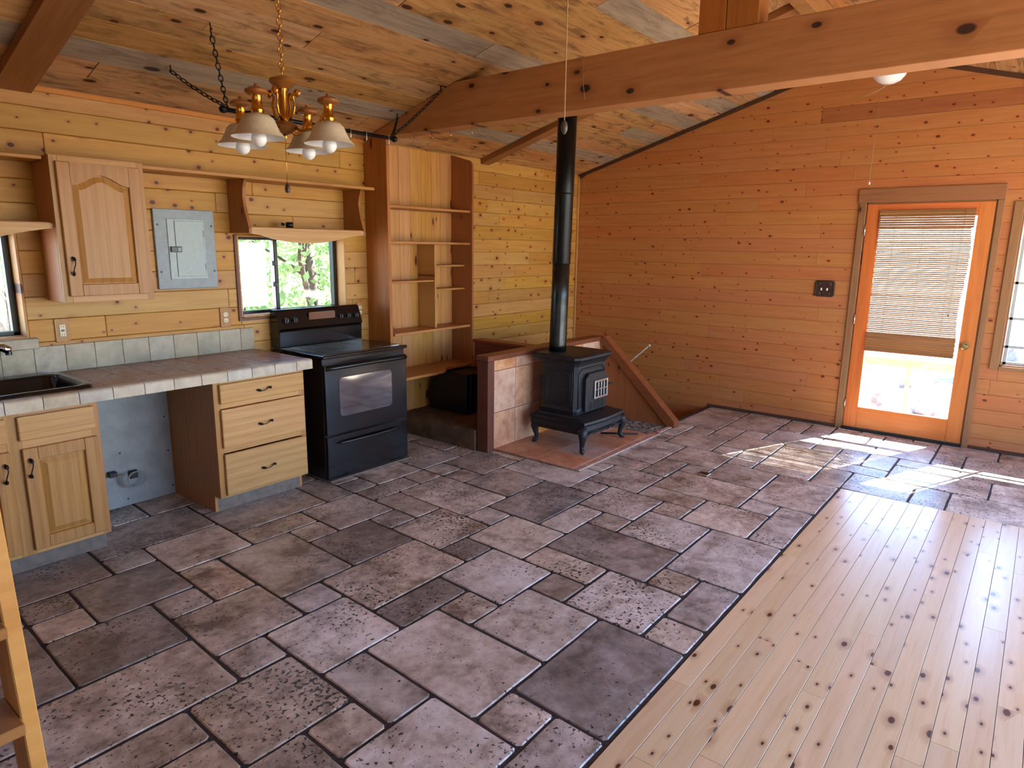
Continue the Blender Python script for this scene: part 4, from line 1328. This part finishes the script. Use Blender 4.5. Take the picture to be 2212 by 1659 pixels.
# ================================================================== WOOD STOVE
sv = thing('wood_stove', (4.66, 2.97, 0.016), 'small black cast iron wood stove with curved legs and a barred window', 'stove')
SX0, SX1 = 4.40, 4.955
def leg(x, y, sx, sy):
    bm = bmesh.new()
    prof = [(0.0, 0.19, 0.040), (0.022, 0.165, 0.040), (0.032, 0.13, 0.033), (0.024, 0.09, 0.024), (0.012, 0.055, 0.019), (0.014, 0.03, 0.019), (0.032, 0.012, 0.024), (0.048, 0.0165, 0.014)]
    pts = [(x + sx * d * 0.7, y + sy * d * 0.7, 0.028 + z) for d, z, r_ in prof[:-1]] + [(x + sx * 0.036, y + sy * 0.036, 0.024)]
    rad = [r_ for d, z, r_ in prof[:-1]] + [0.008]
    tube_bm(bm, pts, rad, 10)
    newobj('leg', bm, M_iron, sv, True)
leg(4.375, 2.745, -1, -1); leg(4.965, 2.745, 1, -1); leg(4.41, 3.20, -1, 1); leg(4.94, 3.20, 1, 1)
# base skirt with bowed front shelf
def outline(x0, x1, y0, y1, bow, n=8):
    pts = []
    for k in range(n + 1):
        f = k / n
        pts.append((x0 + (x1 - x0) * f, y0 - bow * math.sin(math.pi * f)))
    return pts + [(x1, y1), (x0, y1)]
def stack(name, levels, parent, mat):
    """levels: list of (outline, z)"""
    bm = bmesh.new()
    loops = [[bm.verts.new((p[0], p[1], z)) for p in o] for o, z in levels]
    for A, B in zip(loops, loops[1:]):
        n = len(A)
        for k in range(n):
            bm.faces.new((A[k], A[(k + 1) % n], B[(k + 1) % n], B[k]))
    bm.faces.new(loops[0]); bm.faces.new(loops[-1])
    return newobj(name, bm, mat, parent)
O = outline
stack('base', [(O(4.37, 4.975, 2.735, 3.23, 0.012), 0.165), (O(4.355, 4.99, 2.715, 3.24, 0.02), 0.20), (O(4.36, 4.985, 2.72, 3.24, 0.022), 0.235), (O(4.35, 4.995, 2.708, 3.245, 0.025), 0.255), (O(4.352, 4.992, 2.712, 3.245, 0.025), 0.272), (O(4.40, 4.95, 2.78, 3.22, 0.015), 0.280), (O(4.405, 4.945, 2.83, 3.215, 0.0), 0.292)], sv, M_iron)
for x in (4.53, 4.81):                    # relief scrolls on the skirt
    bm = bmesh.new()
    pts = [(x + 0.075 * math.cos(a), 2.712, 0.212 + 0.03 * math.sin(a)) for a in [math.pi * 2 * k / 20 for k in range(20)]]
    tube_bm(bm, pts, 0.006, 6, True)
    newobj('scroll', bm, M_iron, sv, True)
tube('scalloped_edge', [(4.38 + 0.58 * k / 24, 2.727 - 0.012 * math.sin(math.pi * k / 24), 0.170 - 0.012 * abs(math.sin(k * math.pi / 4))) for k in range(25)], 0.008, M_iron, sv, 6)
def ch(x0, x1, y0, y1, c):               # outline with cut corners
    return [(x0 + c, y0), (x1 - c, y0), (x1, y0 + c), (x1, y1), (x0, y1), (x0, y0 + c)]
stack('firebox', [(ch(4.45, 4.925, 2.862, 3.205, 0.025), 0.288), (ch(4.445, 4.93, 2.857, 3.21, 0.025), 0.32), (ch(4.452, 4.923, 2.864, 3.205, 0.025), 0.345), (ch(4.452, 4.923, 2.864, 3.205, 0.025), 0.69), (ch(4.44, 4.935, 2.85, 3.215, 0.03), 0.715), (ch(4.425, 4.95, 2.835, 3.225, 0.035), 0.735)], sv, M_iron)
stack('top_plate', [(ch(4.425, 4.95, 2.835, 3.26, 0.035), 0.736), (ch(4.41, 4.965, 2.82, 3.27, 0.04), 0.75), (ch(4.41, 4.965, 2.82, 3.27, 0.04), 0.768), (ch(4.42, 4.955, 2.83, 3.265, 0.04), 0.778), (ch(4.45, 4.925, 2.86, 3.26, 0.04), 0.780)], sv, M_iron)
# side relief panel
for s, y0 in ((4.452, 1),):
    for d in (0.0, 0.018):
        bm = bmesh.new()
        pts = [(s, p[0], p[1]) for p in stadium(3.03, 0.515, 0.25 - 2 * d, 0.29 - 2 * d, 0.02, 3)]
        tube_bm(bm, pts, 0.005, 6, True)
        newobj('side_moulding', bm, M_iron, sv, True)
# front arch moulding
bm = bmesh.new()
pts = [(4.485, 2.864, 0.34), (4.485, 2.864, 0.60)] + [(4.485 + 0.075 * (1 - math.cos(a)), 2.864, 0.60 + 0.065 * math.sin(a)) for a in [math.pi / 2 * k / 5 for k in range(1, 6)]]
pts += [(9.378 - p[0], p[1], p[2]) for p in pts[::-1]]
tube_bm(bm, pts, 0.009, 8)
newobj('front_moulding', bm, M_iron, sv, True)
# fire door, clipped corners
fd = prism('fire_door', [(4.56, 0.305), (4.875, 0.305), (4.885, 0.315), (4.885, 0.585), (4.85, 0.625), (4.60, 0.625), (4.55, 0.585), (4.55, 0.315)], 'y', 2.83, 2.868, M_iron, sv, 0.004)
box('mica_window', 4.675, 4.872, 2.827, 2.831, 0.420, 0.540, M_blackmat, fd, 0)
for nm, x0, x1, z0, z1 in [('window_bar', 4.668, 4.684, 0.402, 0.556), ('window_bar', 4.862, 4.878, 0.402, 0.556), ('window_bar', 4.684, 4.862, 0.540, 0.556), ('window_bar', 4.684, 4.862, 0.402, 0.418), ('window_bar', 4.684, 4.862, 0.474, 0.484)] + [('window_bar', 4.684 + 0.0445 * k - 0.005, 4.684 + 0.0445 * k + 0.005, 0.418, 0.540) for k in (1, 2, 3)]:
    box(nm, x0, x1, 2.816, 2.829, z0, z1, M_steel, fd, 0.002)
for k in range(4):
    xx = 4.632 + 0.062 * k
    prism('air_slot', stadium(xx, 0.35, 0.022, 0.055, 0.0105, 4), 'y', 2.8285, 2.8305, M_blackmat, fd)
    bm = bmesh.new()
    tube_bm(bm, [(p[0], 2.829, p[1]) for p in stadium(xx, 0.35, 0.034, 0.067, 0.016, 4)], 0.003, 6, True)
    newobj('slot_rim', bm, M_iron, fd, True)
tube('latch', [(4.885, 2.84, 0.50), (4.91, 2.82, 0.50), (4.935, 2.80, 0.498)], [0.007, 0.008, 0.011], M_iron, sv, 8)
tube('ash_rod', [(4.98, 2.93, 0.024), (5.17, 2.66, 0.026)], 0.008, M_iron, sv, 8)

fp = thing('stove_pipe', (4.62, 3.17, 0.78), 'tall black stove pipe rising from the wood stove to the ceiling', 'stove pipe')
def pipe_pt(z): return (4.62 + 0.012 * (z - 0.78), 3.17 - 0.012 * (z - 0.78), z)
tube('lower_pipe', [pipe_pt(z) for z in (0.781, 0.83, 1.2, 1.52)], [0.074, 0.072, 0.072, 0.072], plain('flue_steel_pale', (70, 72, 72), 0.28, metal=0.85, spec=0.5, var=0.6, nscale=4), fp, 28)  # lower length in a paler, smoother steel with blotchy tone
tube('upper_pipe', [pipe_pt(z) for z in (1.50, 1.505, 2.05, 2.055, zc(3.17) - 0.03)], [0.0735, 0.075, 0.075, 0.076, 0.076], M_pipe, fp, 28)
tube('seam_ring', [pipe_pt(2.05), pipe_pt(2.062)], 0.0775, M_pipe, fp, 28)
tube('collar', [pipe_pt(zc(3.17) - 0.09), pipe_pt(zc(3.17) - 0.045)], 0.115, M_pipe, fp, 28)

# ================================================================== LIGHTS AND HANGING THINGS
def chain(name, a, b, mat, parent, link=0.03, wire=0.0022, wid=0.0075, sag=0.0):
    bm = bmesh.new()
    a, b = Vector(a), Vector(b)
    L = (b - a).length
    n = max(2, round(L / (link * 0.78)))
    P = [a.lerp(b, k / n) - Vector((0, 0, sag * math.sin(math.pi * k / n))) for k in range(n + 1)]
    for k in range(n):
        t = (P[k + 1] - P[k]).normalized()
        n0 = t.cross(Vector((0.3, 0.5, 0.81))).normalized()
        w = n0 if k % 2 else t.cross(n0)
        c = (P[k] + P[k + 1]) / 2
        tube_bm(bm, [c + t * (link / 2) * math.cos(q) + w * wid * math.sin(q) for q in [2 * math.pi * m / 12 for m in range(12)]], wire, 5, True)
    o = newobj(name, bm, mat, parent, True)
    o['kind'] = 'stuff'
    return o

CX, CYY = 1.68, 2.535
cd = thing('chandelier', (CX, CYY, 2.05), 'brass and oak chandelier with four bell shades on a chain', 'chandelier')
zt = zc(CYY)
lathe('canopy', [(0.06, 0.0), (0.06, -0.012), (0.03, -0.03), (0, -0.032)], (CX, CYY, zt - 0.002), M_brass, cd)
chain('chain', (CX, CYY, 2.295), (CX, CYY, zt - 0.03), M_brass, cd, 0.034, 0.0024, 0.009)
lathe('top_cap', [(0.0, 0.012), (0.02, 0.012), (0.05, 0.0), (0.052, -0.012), (0.036, -0.026), (0.026, -0.036), (0, -0.036)], (CX, CYY, 2.282), M_turned, cd)
lathe('column', [(0.0, 0.0), (0.02, 0.0), (0.024, 0.01), (0.018, 0.02), (0.016, 0.05), (0.0175, 0.1), (0.021, 0.125), (0.0, 0.126)], (CX, CYY, 2.121), M_brass, cd)
lathe('hub', [(0.0, -0.03), (0.02, -0.028), (0.045, -0.012), (0.055, 0.0), (0.045, 0.012), (0.025, 0.02), (0, 0.02)], (CX, CYY, 2.102), M_turned, cd)
lathe('finial', [(0.0, -0.022), (0.008, -0.018), (0.012, -0.006), (0.007, 0.0), (0, 0.002)], (CX, CYY, 2.072), M_brass, cd)
for k in range(4):
    a = math.radians(27 + 90 * k)
    dx, dy = math.cos(a), math.sin(a)
    sxp, syp = CX + 0.195 * dx, CYY + 0.195 * dy
    pts = [(CX + r_ * dx, CYY + r_ * dy, z) for r_, z in ((0.03, 2.10), (0.075, 2.085), (0.12, 2.092), (0.155, 2.118), (0.178, 2.15), (0.192, 2.166))]
    tube('arm', pts, 0.006, M_brass, cd, 8)
    # upper scroll
    pts = [(CX + r_ * dx, CYY + r_ * dy, z) for r_, z in ((0.02, 2.125), (0.042, 2.15), (0.05, 2.185), (0.042, 2.215), (0.055, 2.235), (0.068, 2.222))]
    tube('scroll', pts, [0.004, 0.005, 0.005, 0.005, 0.007, 0.009], M_brass, cd, 8)
    lathe('leaf', [(0.0, -0.018), (0.012, -0.008), (0.015, 0.004), (0.008, 0.016), (0, 0.018)], (CX + 0.062 * dx, CYY + 0.062 * dy, 2.228), M_brass, cd, 8)
    so = lathe('socket', [(0.0, 0.0), (0.022, 0.0), (0.026, 0.012), (0.02, 0.02), (0.018, 0.06), (0.022, 0.066), (0, 0.066)], (sxp, syp, 2.118), M_brass, cd, 20)
    lathe('socket_cap', [(0.0, 0.03), (0.006, 0.028), (0.008, 0.018), (0.03, 0.012), (0.042, 0.004), (0.042, -0.006), (0.028, -0.014), (0, -0.014)], (sxp, syp, 2.196), M_turned, so, 20)
    sh = lathe('shade', [(0.026, 0.084), (0.044, 0.082), (0.060, 0.068), (0.069, 0.046), (0.082, 0.020), (0.102, 0.0), (0.099, 0.0), (0.078, 0.021), (0.066, 0.046), (0.056, 0.066), (0.042, 0.078), (0.026, 0.080)], (sxp, syp, 2.030), M_shade_out, cd, 32)
    # pale inside of the shade
    sh.data.materials.append(M_whitegl)
    for p in sh.data.polygons:
        ring = p.index // 32
        if ring >= 6: p.material_index = 1
    sphere('bulb', (sxp, syp, 2.026), 0.029, M_bulb, cd, 20, 1.05)
    tube('bulb_neck', [(sxp, syp, 2.05), (sxp, syp, 2.118)], 0.013, M_bulb, cd, 12)
tube('pull_chain', [(CX, CYY, 2.05), (CX - 0.002, CYY, 1.875)], 0.0014, M_brass, cd, 6)
lathe('pull_knob', [(0.0, 0.0), (0.008, 0.002), (0.011, 0.012), (0.009, 0.03), (0.004, 0.038), (0, 0.038)], (CX - 0.002, CYY, 1.84), plain('dark_turned_knob', (58, 34, 22), 0.4), cd, 12)

# pot rack: a black bar on four chains
pk = thing('pot_rack', (2.68, 3.70, 2.358), 'black pot rack bar hung from the ceiling on chains above the counter', 'pot rack')
PZ, PY = 2.358, 3.70
tube('bar', [(2.085, PY, PZ), (3.305, PY, PZ)], 0.0125, M_wroughtiron, pk, 14)
for x in (2.07, 3.318):
    sphere('end_knob', (x, PY, PZ), 0.022, M_wroughtiron, pk, 14)
for xa, xb in ((2.095, 1.905), (3.295, 3.555)):
    for yb in (3.925, 3.475):
        zb = zc(yb)
        chain('chain', (xa, PY, PZ + 0.014), (xb, yb, zb - 0.03), M_wroughtiron, pk, 0.042, 0.0032, 0.0105, 0.012)
        tube('ceiling_hook', [(xb, yb, zb - 0.036), (xb + 0.008, yb, zb - 0.028), (xb, yb, zb - 0.018), (xb, yb, zb)], 0.004, M_wroughtiron, pk, 6)
def s_hook(x, label):
    o = thing('s_hook', (x, PY, PZ - 0.06), label, 'hook', 'steel hooks on the pot rack bar')
    pts = []
    for k in range(9):
        a = math.pi * k / 8
        pts.append((x, PY + 0.0165 * math.cos(a), PZ + 0.0165 * math.sin(a)))
    pts += [(x, PY - 0.0165, PZ - 0.015)]
    for k in range(1, 8):
        a = math.pi + math.pi * k / 8 * 1.15
        pts.append((x, PY + 0.0 + 0.018 * math.cos(a), PZ - 0.033 + 0.018 * math.sin(a)))
    tube('wire', pts, 0.0028, M_steel, o, 6)
s_hook(2.60, 'steel hook on the pot rack bar just right of the brass chandelier hub')
s_hook(2.93, 'steel hook on the pot rack bar, third from its right-hand end')
s_hook(3.06, 'steel hook on the pot rack bar, second from its right-hand end')
s_hook(3.255, 'steel hook on the pot rack bar nearest the tie beam')

for y, lb in ((3.873, 'leftmost of four, next to the pot rack'), (3.684, 'second of four from the pot rack'), (3.499, 'third of four from the pot rack'), (3.297, 'rightmost of four, nearest the stove pipe')):
    o = thing('cup_hook', (3.668, y, 2.449), 'screw hook under the tie beam, ' + lb, 'hook', 'cup hooks under the tie beam')
    pts = [(3.668, y, 2.449), (3.668, y, 2.425)]
    for k in range(1, 10):
        a = math.radians(90 + 250 * k / 9)
        pts.append((3.668, y + 0.012 * math.cos(a), 2.413 + 0.012 * math.sin(a)))
    tube('wire', pts, 0.0026, M_steel, o, 6)

# hanging pull cords
pcx, pcy = 2.165, 1.482
pc = thing('pull_cord', (pcx, pcy, 2.05), 'long thin pull cord with a turned wooden knob in front of the tie beam', 'pull cord')
tube('cord', [(pcx, pcy, 2.09), (pcx, pcy, ZRIDGE - 0.14)], 0.0022, M_cord, pc, 6)
lathe('knob', [(0.0, 0.0), (0.006, 0.003), (0.012, 0.016), (0.013, 0.03), (0.009, 0.044), (0.004, 0.05), (0, 0.05)], (pcx, pcy, 2.042), plain('grey_turned_knob', (104, 92, 80), 0.45, var=0.3), pc, 14)
pc2 = thing('beam_cord', (3.597, 2.35, 2.6), 'short thin string hanging down the face of the tie beam', 'cord')
tube('cord', [(3.5965, 2.345, 2.742), (3.5965, 2.335, 2.60), (3.5965, 2.318, 2.50)], 0.0016, M_cord, pc2, 6)

# bowl light near the gable
BLX, BLY, BLZ = 5.95, 1.14, 2.965
bl = thing('bowl_light', (BLX, BLY, BLZ), 'white glass bowl ceiling light below the peak of the gable wall', 'ceiling light')
zb = zc(BLY)
lathe('canopy', [(0.07, 0.0), (0.07, -0.02), (0.02, -0.04), (0, -0.04)], (BLX, BLY, zb - 0.002), M_brass, bl)
tube('stem', [(BLX, BLY, BLZ), (BLX, BLY, zb - 0.03)], 0.009, M_brass, bl, 10)
lathe('bowl', [(0.0, -0.10), (0.04, -0.096), (0.08, -0.078), (0.108, -0.045), (0.122, 0.0), (0.118, 0.002), (0.104, -0.042), (0.076, -0.072), (0.038, -0.09), (0, -0.094)], (BLX, BLY, BLZ), M_whitegl, bl, 36)
lathe('rim_plate', [(0.119, 0.0), (0.119, 0.006), (0.0, 0.012)], (BLX, BLY, BLZ), M_brass, bl, 36)
tube('pull_string', [(BLX, BLY + 0.05, BLZ - 0.09), (BLX - 0.03, BLY + 0.045, 2.5), (BLX - 0.06, BLY + 0.04, 2.155)], 0.0016, M_cord, bl, 6)
lathe('pull_tip', [(0.0, 0.0), (0.007, 0.004), (0.006, 0.02), (0, 0.024)], (BLX - 0.06, BLY + 0.04, 2.135), M_whitegl, bl, 10)
tube('loose_wire', [(BLX, BLY + 0.0, BLZ - 0.098), (BLX - 0.02, BLY + 0.06, BLZ - 0.14), (BLX - 0.03, BLY + 0.13, BLZ - 0.165), (BLX - 0.03, BLY + 0.2, BLZ - 0.185)], 0.003, M_cord, bl, 6)

# bamboo blind on the door
bd = thing('bamboo_blind', (XB - 0.03, 0.88, 0.74), 'woven bamboo roll-up blind hanging over the glass of the door', 'blind')
BXP = XB - 0.022
rb = random.Random(4)
for k in range(8):
    z = 1.832 + 0.0192 * k
    box('valance_slat', BXP - 0.006, BXP + 0.004, 0.532, 1.232, z, z + 0.0185, M_bamboo, bd, 0.002)
z = 0.93
k = 0
while z < 1.828:
    wob = rb.uniform(-0.0008, 0.0008)
    e0 = 0.545 + 0.012 * math.sin(z * 7) + rb.uniform(-0.004, 0.004)
    e1 = 1.224 + rb.uniform(-0.004, 0.004)
    bm = bmesh.new()
    h = rb.uniform(0.0130, 0.0148)
    prism_bm(bm, [(e0, z), (e1, z + wob), (e1, z + wob + h), (e0, z + h)], 'x', BXP - 0.0008, BXP + 0.0008)
    newobj('slat', bm, M_slat, bd)
    z += 0.0165
    k += 1
for k in range(9):
    z = 0.752 + 0.0195 * k
    box('hem_slat', BXP - 0.006, BXP + 0.005, 0.545 - 0.003 * (k % 2), 1.228, z, z + 0.0188, M_bamboo, bd, 0.002)
for y in (0.66, 0.88, 1.10):
    tube('cord', [(BXP - 0.004, y, 0.76), (BXP - 0.004, y, 1.98)], 0.0016, M_cord, bd, 6)
tube('pull_cord', [(BXP - 0.007, 0.60, 1.98), (BXP - 0.007, 0.615, 1.2), (BXP - 0.009, 0.62, 1.12)], 0.002, M_cord, bd, 6)
lathe('cord_tassel', [(0.0, 0.0), (0.008, 0.003), (0.005, 0.02), (0, 0.026)], (BXP - 0.009, 0.62, 1.10), M_bamboo, bd, 10)

rs = thing('sun_blocker', (XB - 0.02, -0.6, 0.9), 'unseen tan sheet added over the far half of the gable window to block sun', 'blind')  # made-up sheet out of view, limits the sun patch on the floor
box('cloth', XB - 0.014, XB - 0.010, -1.06, -0.105, 0.90, 1.98, M_bamboo, rs, 0)
tube('roller', [(XB - 0.012, -1.06, 1.985), (XB - 0.012, -0.105, 1.985)], 0.012, M_bamboo, rs, 10)  # top rod of the added sun-blocking sheet
# switch plate by the door
sw = thing('switch_plate', (XB - 0.004, 1.62, 1.29), 'square dark carved double switch plate left of the door', 'switch')
prism('plate', stadium(1.619, 1.289, 0.176, 0.15, 0.028, 4), 'x', XB - 0.012, XB - 0.0002, M_plate, sw, 0.002)
bm = bmesh.new()
tube_bm(bm, [(XB - 0.012, p[0], p[1]) for p in stadium(1.619, 1.289, 0.158, 0.132, 0.022, 4)], 0.004, 6, True)
newobj('rim', bm, M_dark, sw, True)
for y in (1.595, 1.645):
    box('toggle', XB - 0.026, XB - 0.012, y - 0.006, y + 0.006, 1.272, 1.296, M_ivory, sw, 0.002)
for q in range(4):
    lathe('rosette', [(0.014, 0.0), (0.01, 0.005), (0, 0.006)], (XB - 0.012, 1.619 + (0.045 if q % 2 else -0.045), 1.289 + (0.045 if q < 2 else -0.045)), M_dark, sw, 10, 'x-')

# ladder at the left edge of the picture
ld = thing('loft_ladder', (0.15, 1.83, 0), 'wooden loft ladder with flat treads at the left edge', 'ladder')
tn = math.tan(math.radians(7.02))
def yl(z): return 1.771 + tn * z
for x0, x1 in ((0.386, 0.422), (-0.35, -0.314)):
    prism('rail', [(yl(0), 0.0), (yl(0) + 0.13, 0.0), (yl(2.6) + 0.13, 2.6), (yl(2.6), 2.6)], 'x', x0, x1, M_ladder, ld, 0.003)
for k in range(10):
    z = 0.205 + 0.247 * k
    if z > 2.5: break
    box('tread', -0.314, 0.386, yl(z) - 0.03, yl(z) + 0.13, z, z + 0.03, M_tread, ld, 0.003)

# chipped tile corner with a dark hole, stood in for by a plate and slot
cp = thing('floor_chip', (4.59, 1.80, 0.0), 'chipped stone tile corner with a dark hole, built as a small plate and slot', 'floor chip')
box('plate', 4.545, 4.625, 1.765, 1.835, 0.0005, 0.006, M_steel, cp, 0.002)
box('slot', 4.575, 4.618, 1.77, 1.83, 0.006, 0.0075, M_blackmat, cp, 0)

# ================================================================== OUTSIDE
gd = box('ground', -12, 40, -30, 40, -0.9, -0.7, M_ground, None, 0)
tag(gd, 'pale dry ground outside the house', 'ground', kind='structure')
pr_ = thing('porch_roof', (7.2, 0, 2.6), 'shallow porch roof over the door outside', 'porch roof', kind='structure')
box('roof_panel', XB + 0.16, 7.56, YR - 0.6, YK, 2.60, 2.66, M_railing, pr_, 0)
bpx = 8.60
box('beam', bpx, bpx + 0.05, YR - 0.6, YK, 2.56, 2.61, M_railing, pr_, 0)
box('rafter', bpx + 0.05, 9.4, 0.03, 0.055, 2.56, 2.60, M_railing, pr_, 0)
for y in (YR - 0.5, 3.6):
    box('post', bpx, bpx + 0.05, y, y + 0.08, -0.7, 2.56, M_railing, pr_, 0)
rl = thing('deck_railing', (8.7, 1.0, -0.7), 'wooden deck railing seen through the door glass', 'railing')
box('top_rail', 8.68, 8.76, -2.5, 4.0, 0.335, 0.43, M_railing, rl, 0.005)
for y in (-2.2, -1.1, 0.0, 1.09, 2.2, 3.3):
    box('post', 8.69, 8.73, y, y + 0.04, -0.7, 0.335, M_railing, rl, 0.004)
rk = random.Random(8)
spots = [(10.6, 1.9, 0.55, 'large pale boulder beyond the railing, left in the door glass'), (11.2, 0.9, 0.42, 'pale boulder in the middle of the door glass beyond the railing'),
         (12.6, 3.3, 0.8, 'tall pale boulder at the back beyond the deck railing'), (13.6, 2.0, 0.4, 'low pale boulder between the two larger ones outside'), (14.6, 0.4, 0.8, 'broad pale boulder farthest from the door')]
for x, y, s, lb in spots:
    bm = bmesh.new()
    bmesh.ops.create_icosphere(bm, subdivisions=3, radius=s)
    for v in bm.verts:
        d = v.co.normalized()
        n = 1 + 0.18 * math.sin(d.x * 5 + x) * math.cos(d.y * 4 + y) + 0.10 * math.sin(d.z * 9 + x * y) + rk.uniform(-0.03, 0.03)
        v.co = Vector((d.x * s * n * 1.2, d.y * s * n, d.z * s * n * 0.8)) + Vector((x, y, -0.7 + s * 0.4))
    o = newobj('boulder', bm, M_rock)
    tag(o, lb, 'boulder', 'boulders beyond the deck')

def tree(base, h, label, seed, n_leaf, R, zlo, zhi):
    rt_ = random.Random(seed)
    t = thing('leafy_tree', base, label, 'tree', 'trees outside the kitchen windows')
    bx_, by_, bz_ = base
    def clampv(c):
        d = Vector((c.x - bx_, c.y - by_, 0))
        if d.length > R: d *= R / d.length
        return Vector((bx_ + d.x, by_ + d.y, c.z))
    def branch(p, d, L, r0, depth, out, bmx):
        pts, rad = [Vector(p)], [r0]
        q = Vector(p); dd_ = Vector(d).normalized()
        n = 5
        for i in range(n):
            dd_ = (dd_ + Vector((rt_.uniform(-.22, .22), rt_.uniform(-.22, .22), rt_.uniform(-.1, .18)))).normalized()
            q = clampv(q + dd_ * L / n)
            pts.append(q.copy()); rad.append(r0 * (1 - 0.6 * (i + 1) / n))
        tube_bm(bmx, pts, rad, 7)
        out.append(pts)
        if depth:
            for i in range(3):
                k = rt_.randint(2, n)
                nd_ = (dd_ + Vector((rt_.uniform(-1, 1), rt_.uniform(-1, 1), rt_.uniform(-.2, .6)))).normalized()
                branch(pts[k], nd_, L * 0.55, rad[k] * 0.7, depth - 1, out, bmx)
    bmx = bmesh.new()
    out = []
    branch((bx_, by_, bz_), (0.05, 0, 1), h, 0.11, 2, out, bmx)
    newobj('trunk', bmx, M_bark, t, True)
    bml = bmesh.new()
    for i in range(n_leaf):
        a, q = rt_.uniform(0, 2 * math.pi), R * math.sqrt(rt_.random())
        c = Vector((bx_ + q * math.cos(a), by_ + q * math.sin(a), rt_.uniform(zlo, zhi)))
        # clumps with gaps between them
        if math.sin(c.x * 5 + seed) + math.sin(c.y * 4.3) + math.sin(c.z * 6.1 + seed * 2) < -0.4: continue
        s = rt_.uniform(0.04, 0.075)
        a = Vector((rt_.uniform(-1, 1), rt_.uniform(-1, 1), rt_.uniform(-1, 1))).normalized()
        b = a.cross(Vector((rt_.uniform(-1, 1), rt_.uniform(-1, 1), rt_.uniform(-1, 1)))).normalized()
        bml.faces.new([bml.verts.new(c + a * s), bml.verts.new(c + b * s * 0.55), bml.verts.new(c - a * s), bml.verts.new(c - b * s * 0.55)])
    o = newobj('leaves', bml, M_leaf, t)
    o['kind'] = 'stuff'
tree((4.95, 7.0, -0.7), 2.3, 'forked tree nearest to the window behind the range', 5, 2600, 0.85, 0.6, 2.8)
tree((3.2, 7.2, -0.7), 2.2, 'small leafy tree at the left edge of the range window', 6, 3200, 0.8, 0.2, 2.8)
tree((1.4, 7.0, -0.7), 2.2, 'leafy tree filling the sink window', 9, 3200, 0.85, 0.2, 2.8)
tree((5.35, 9.3, -0.7), 2.6, 'bushy tree in the second row, left half of the range window', 12, 9000, 1.05, -0.2, 3.4)
tree((7.7, 9.2, -0.7), 2.6, 'bushy tree in the second row, right half of the range window', 13, 9000, 1.1, -0.2, 3.4)
tree((2.9, 9.4, -0.7), 2.6, 'bushy tree in the second row behind the sink window', 14, 9000, 1.05, -0.2, 3.4)
tree((5.6, 12.2, -0.7), 3.2, 'far tree in the third row, left half of the range window', 15, 14000, 1.5, -0.5, 4.2)
tree((8.8, 12.2, -0.7), 3.2, 'far tree in the third row, right half of the range window', 16, 14000, 1.5, -0.5, 4.2)
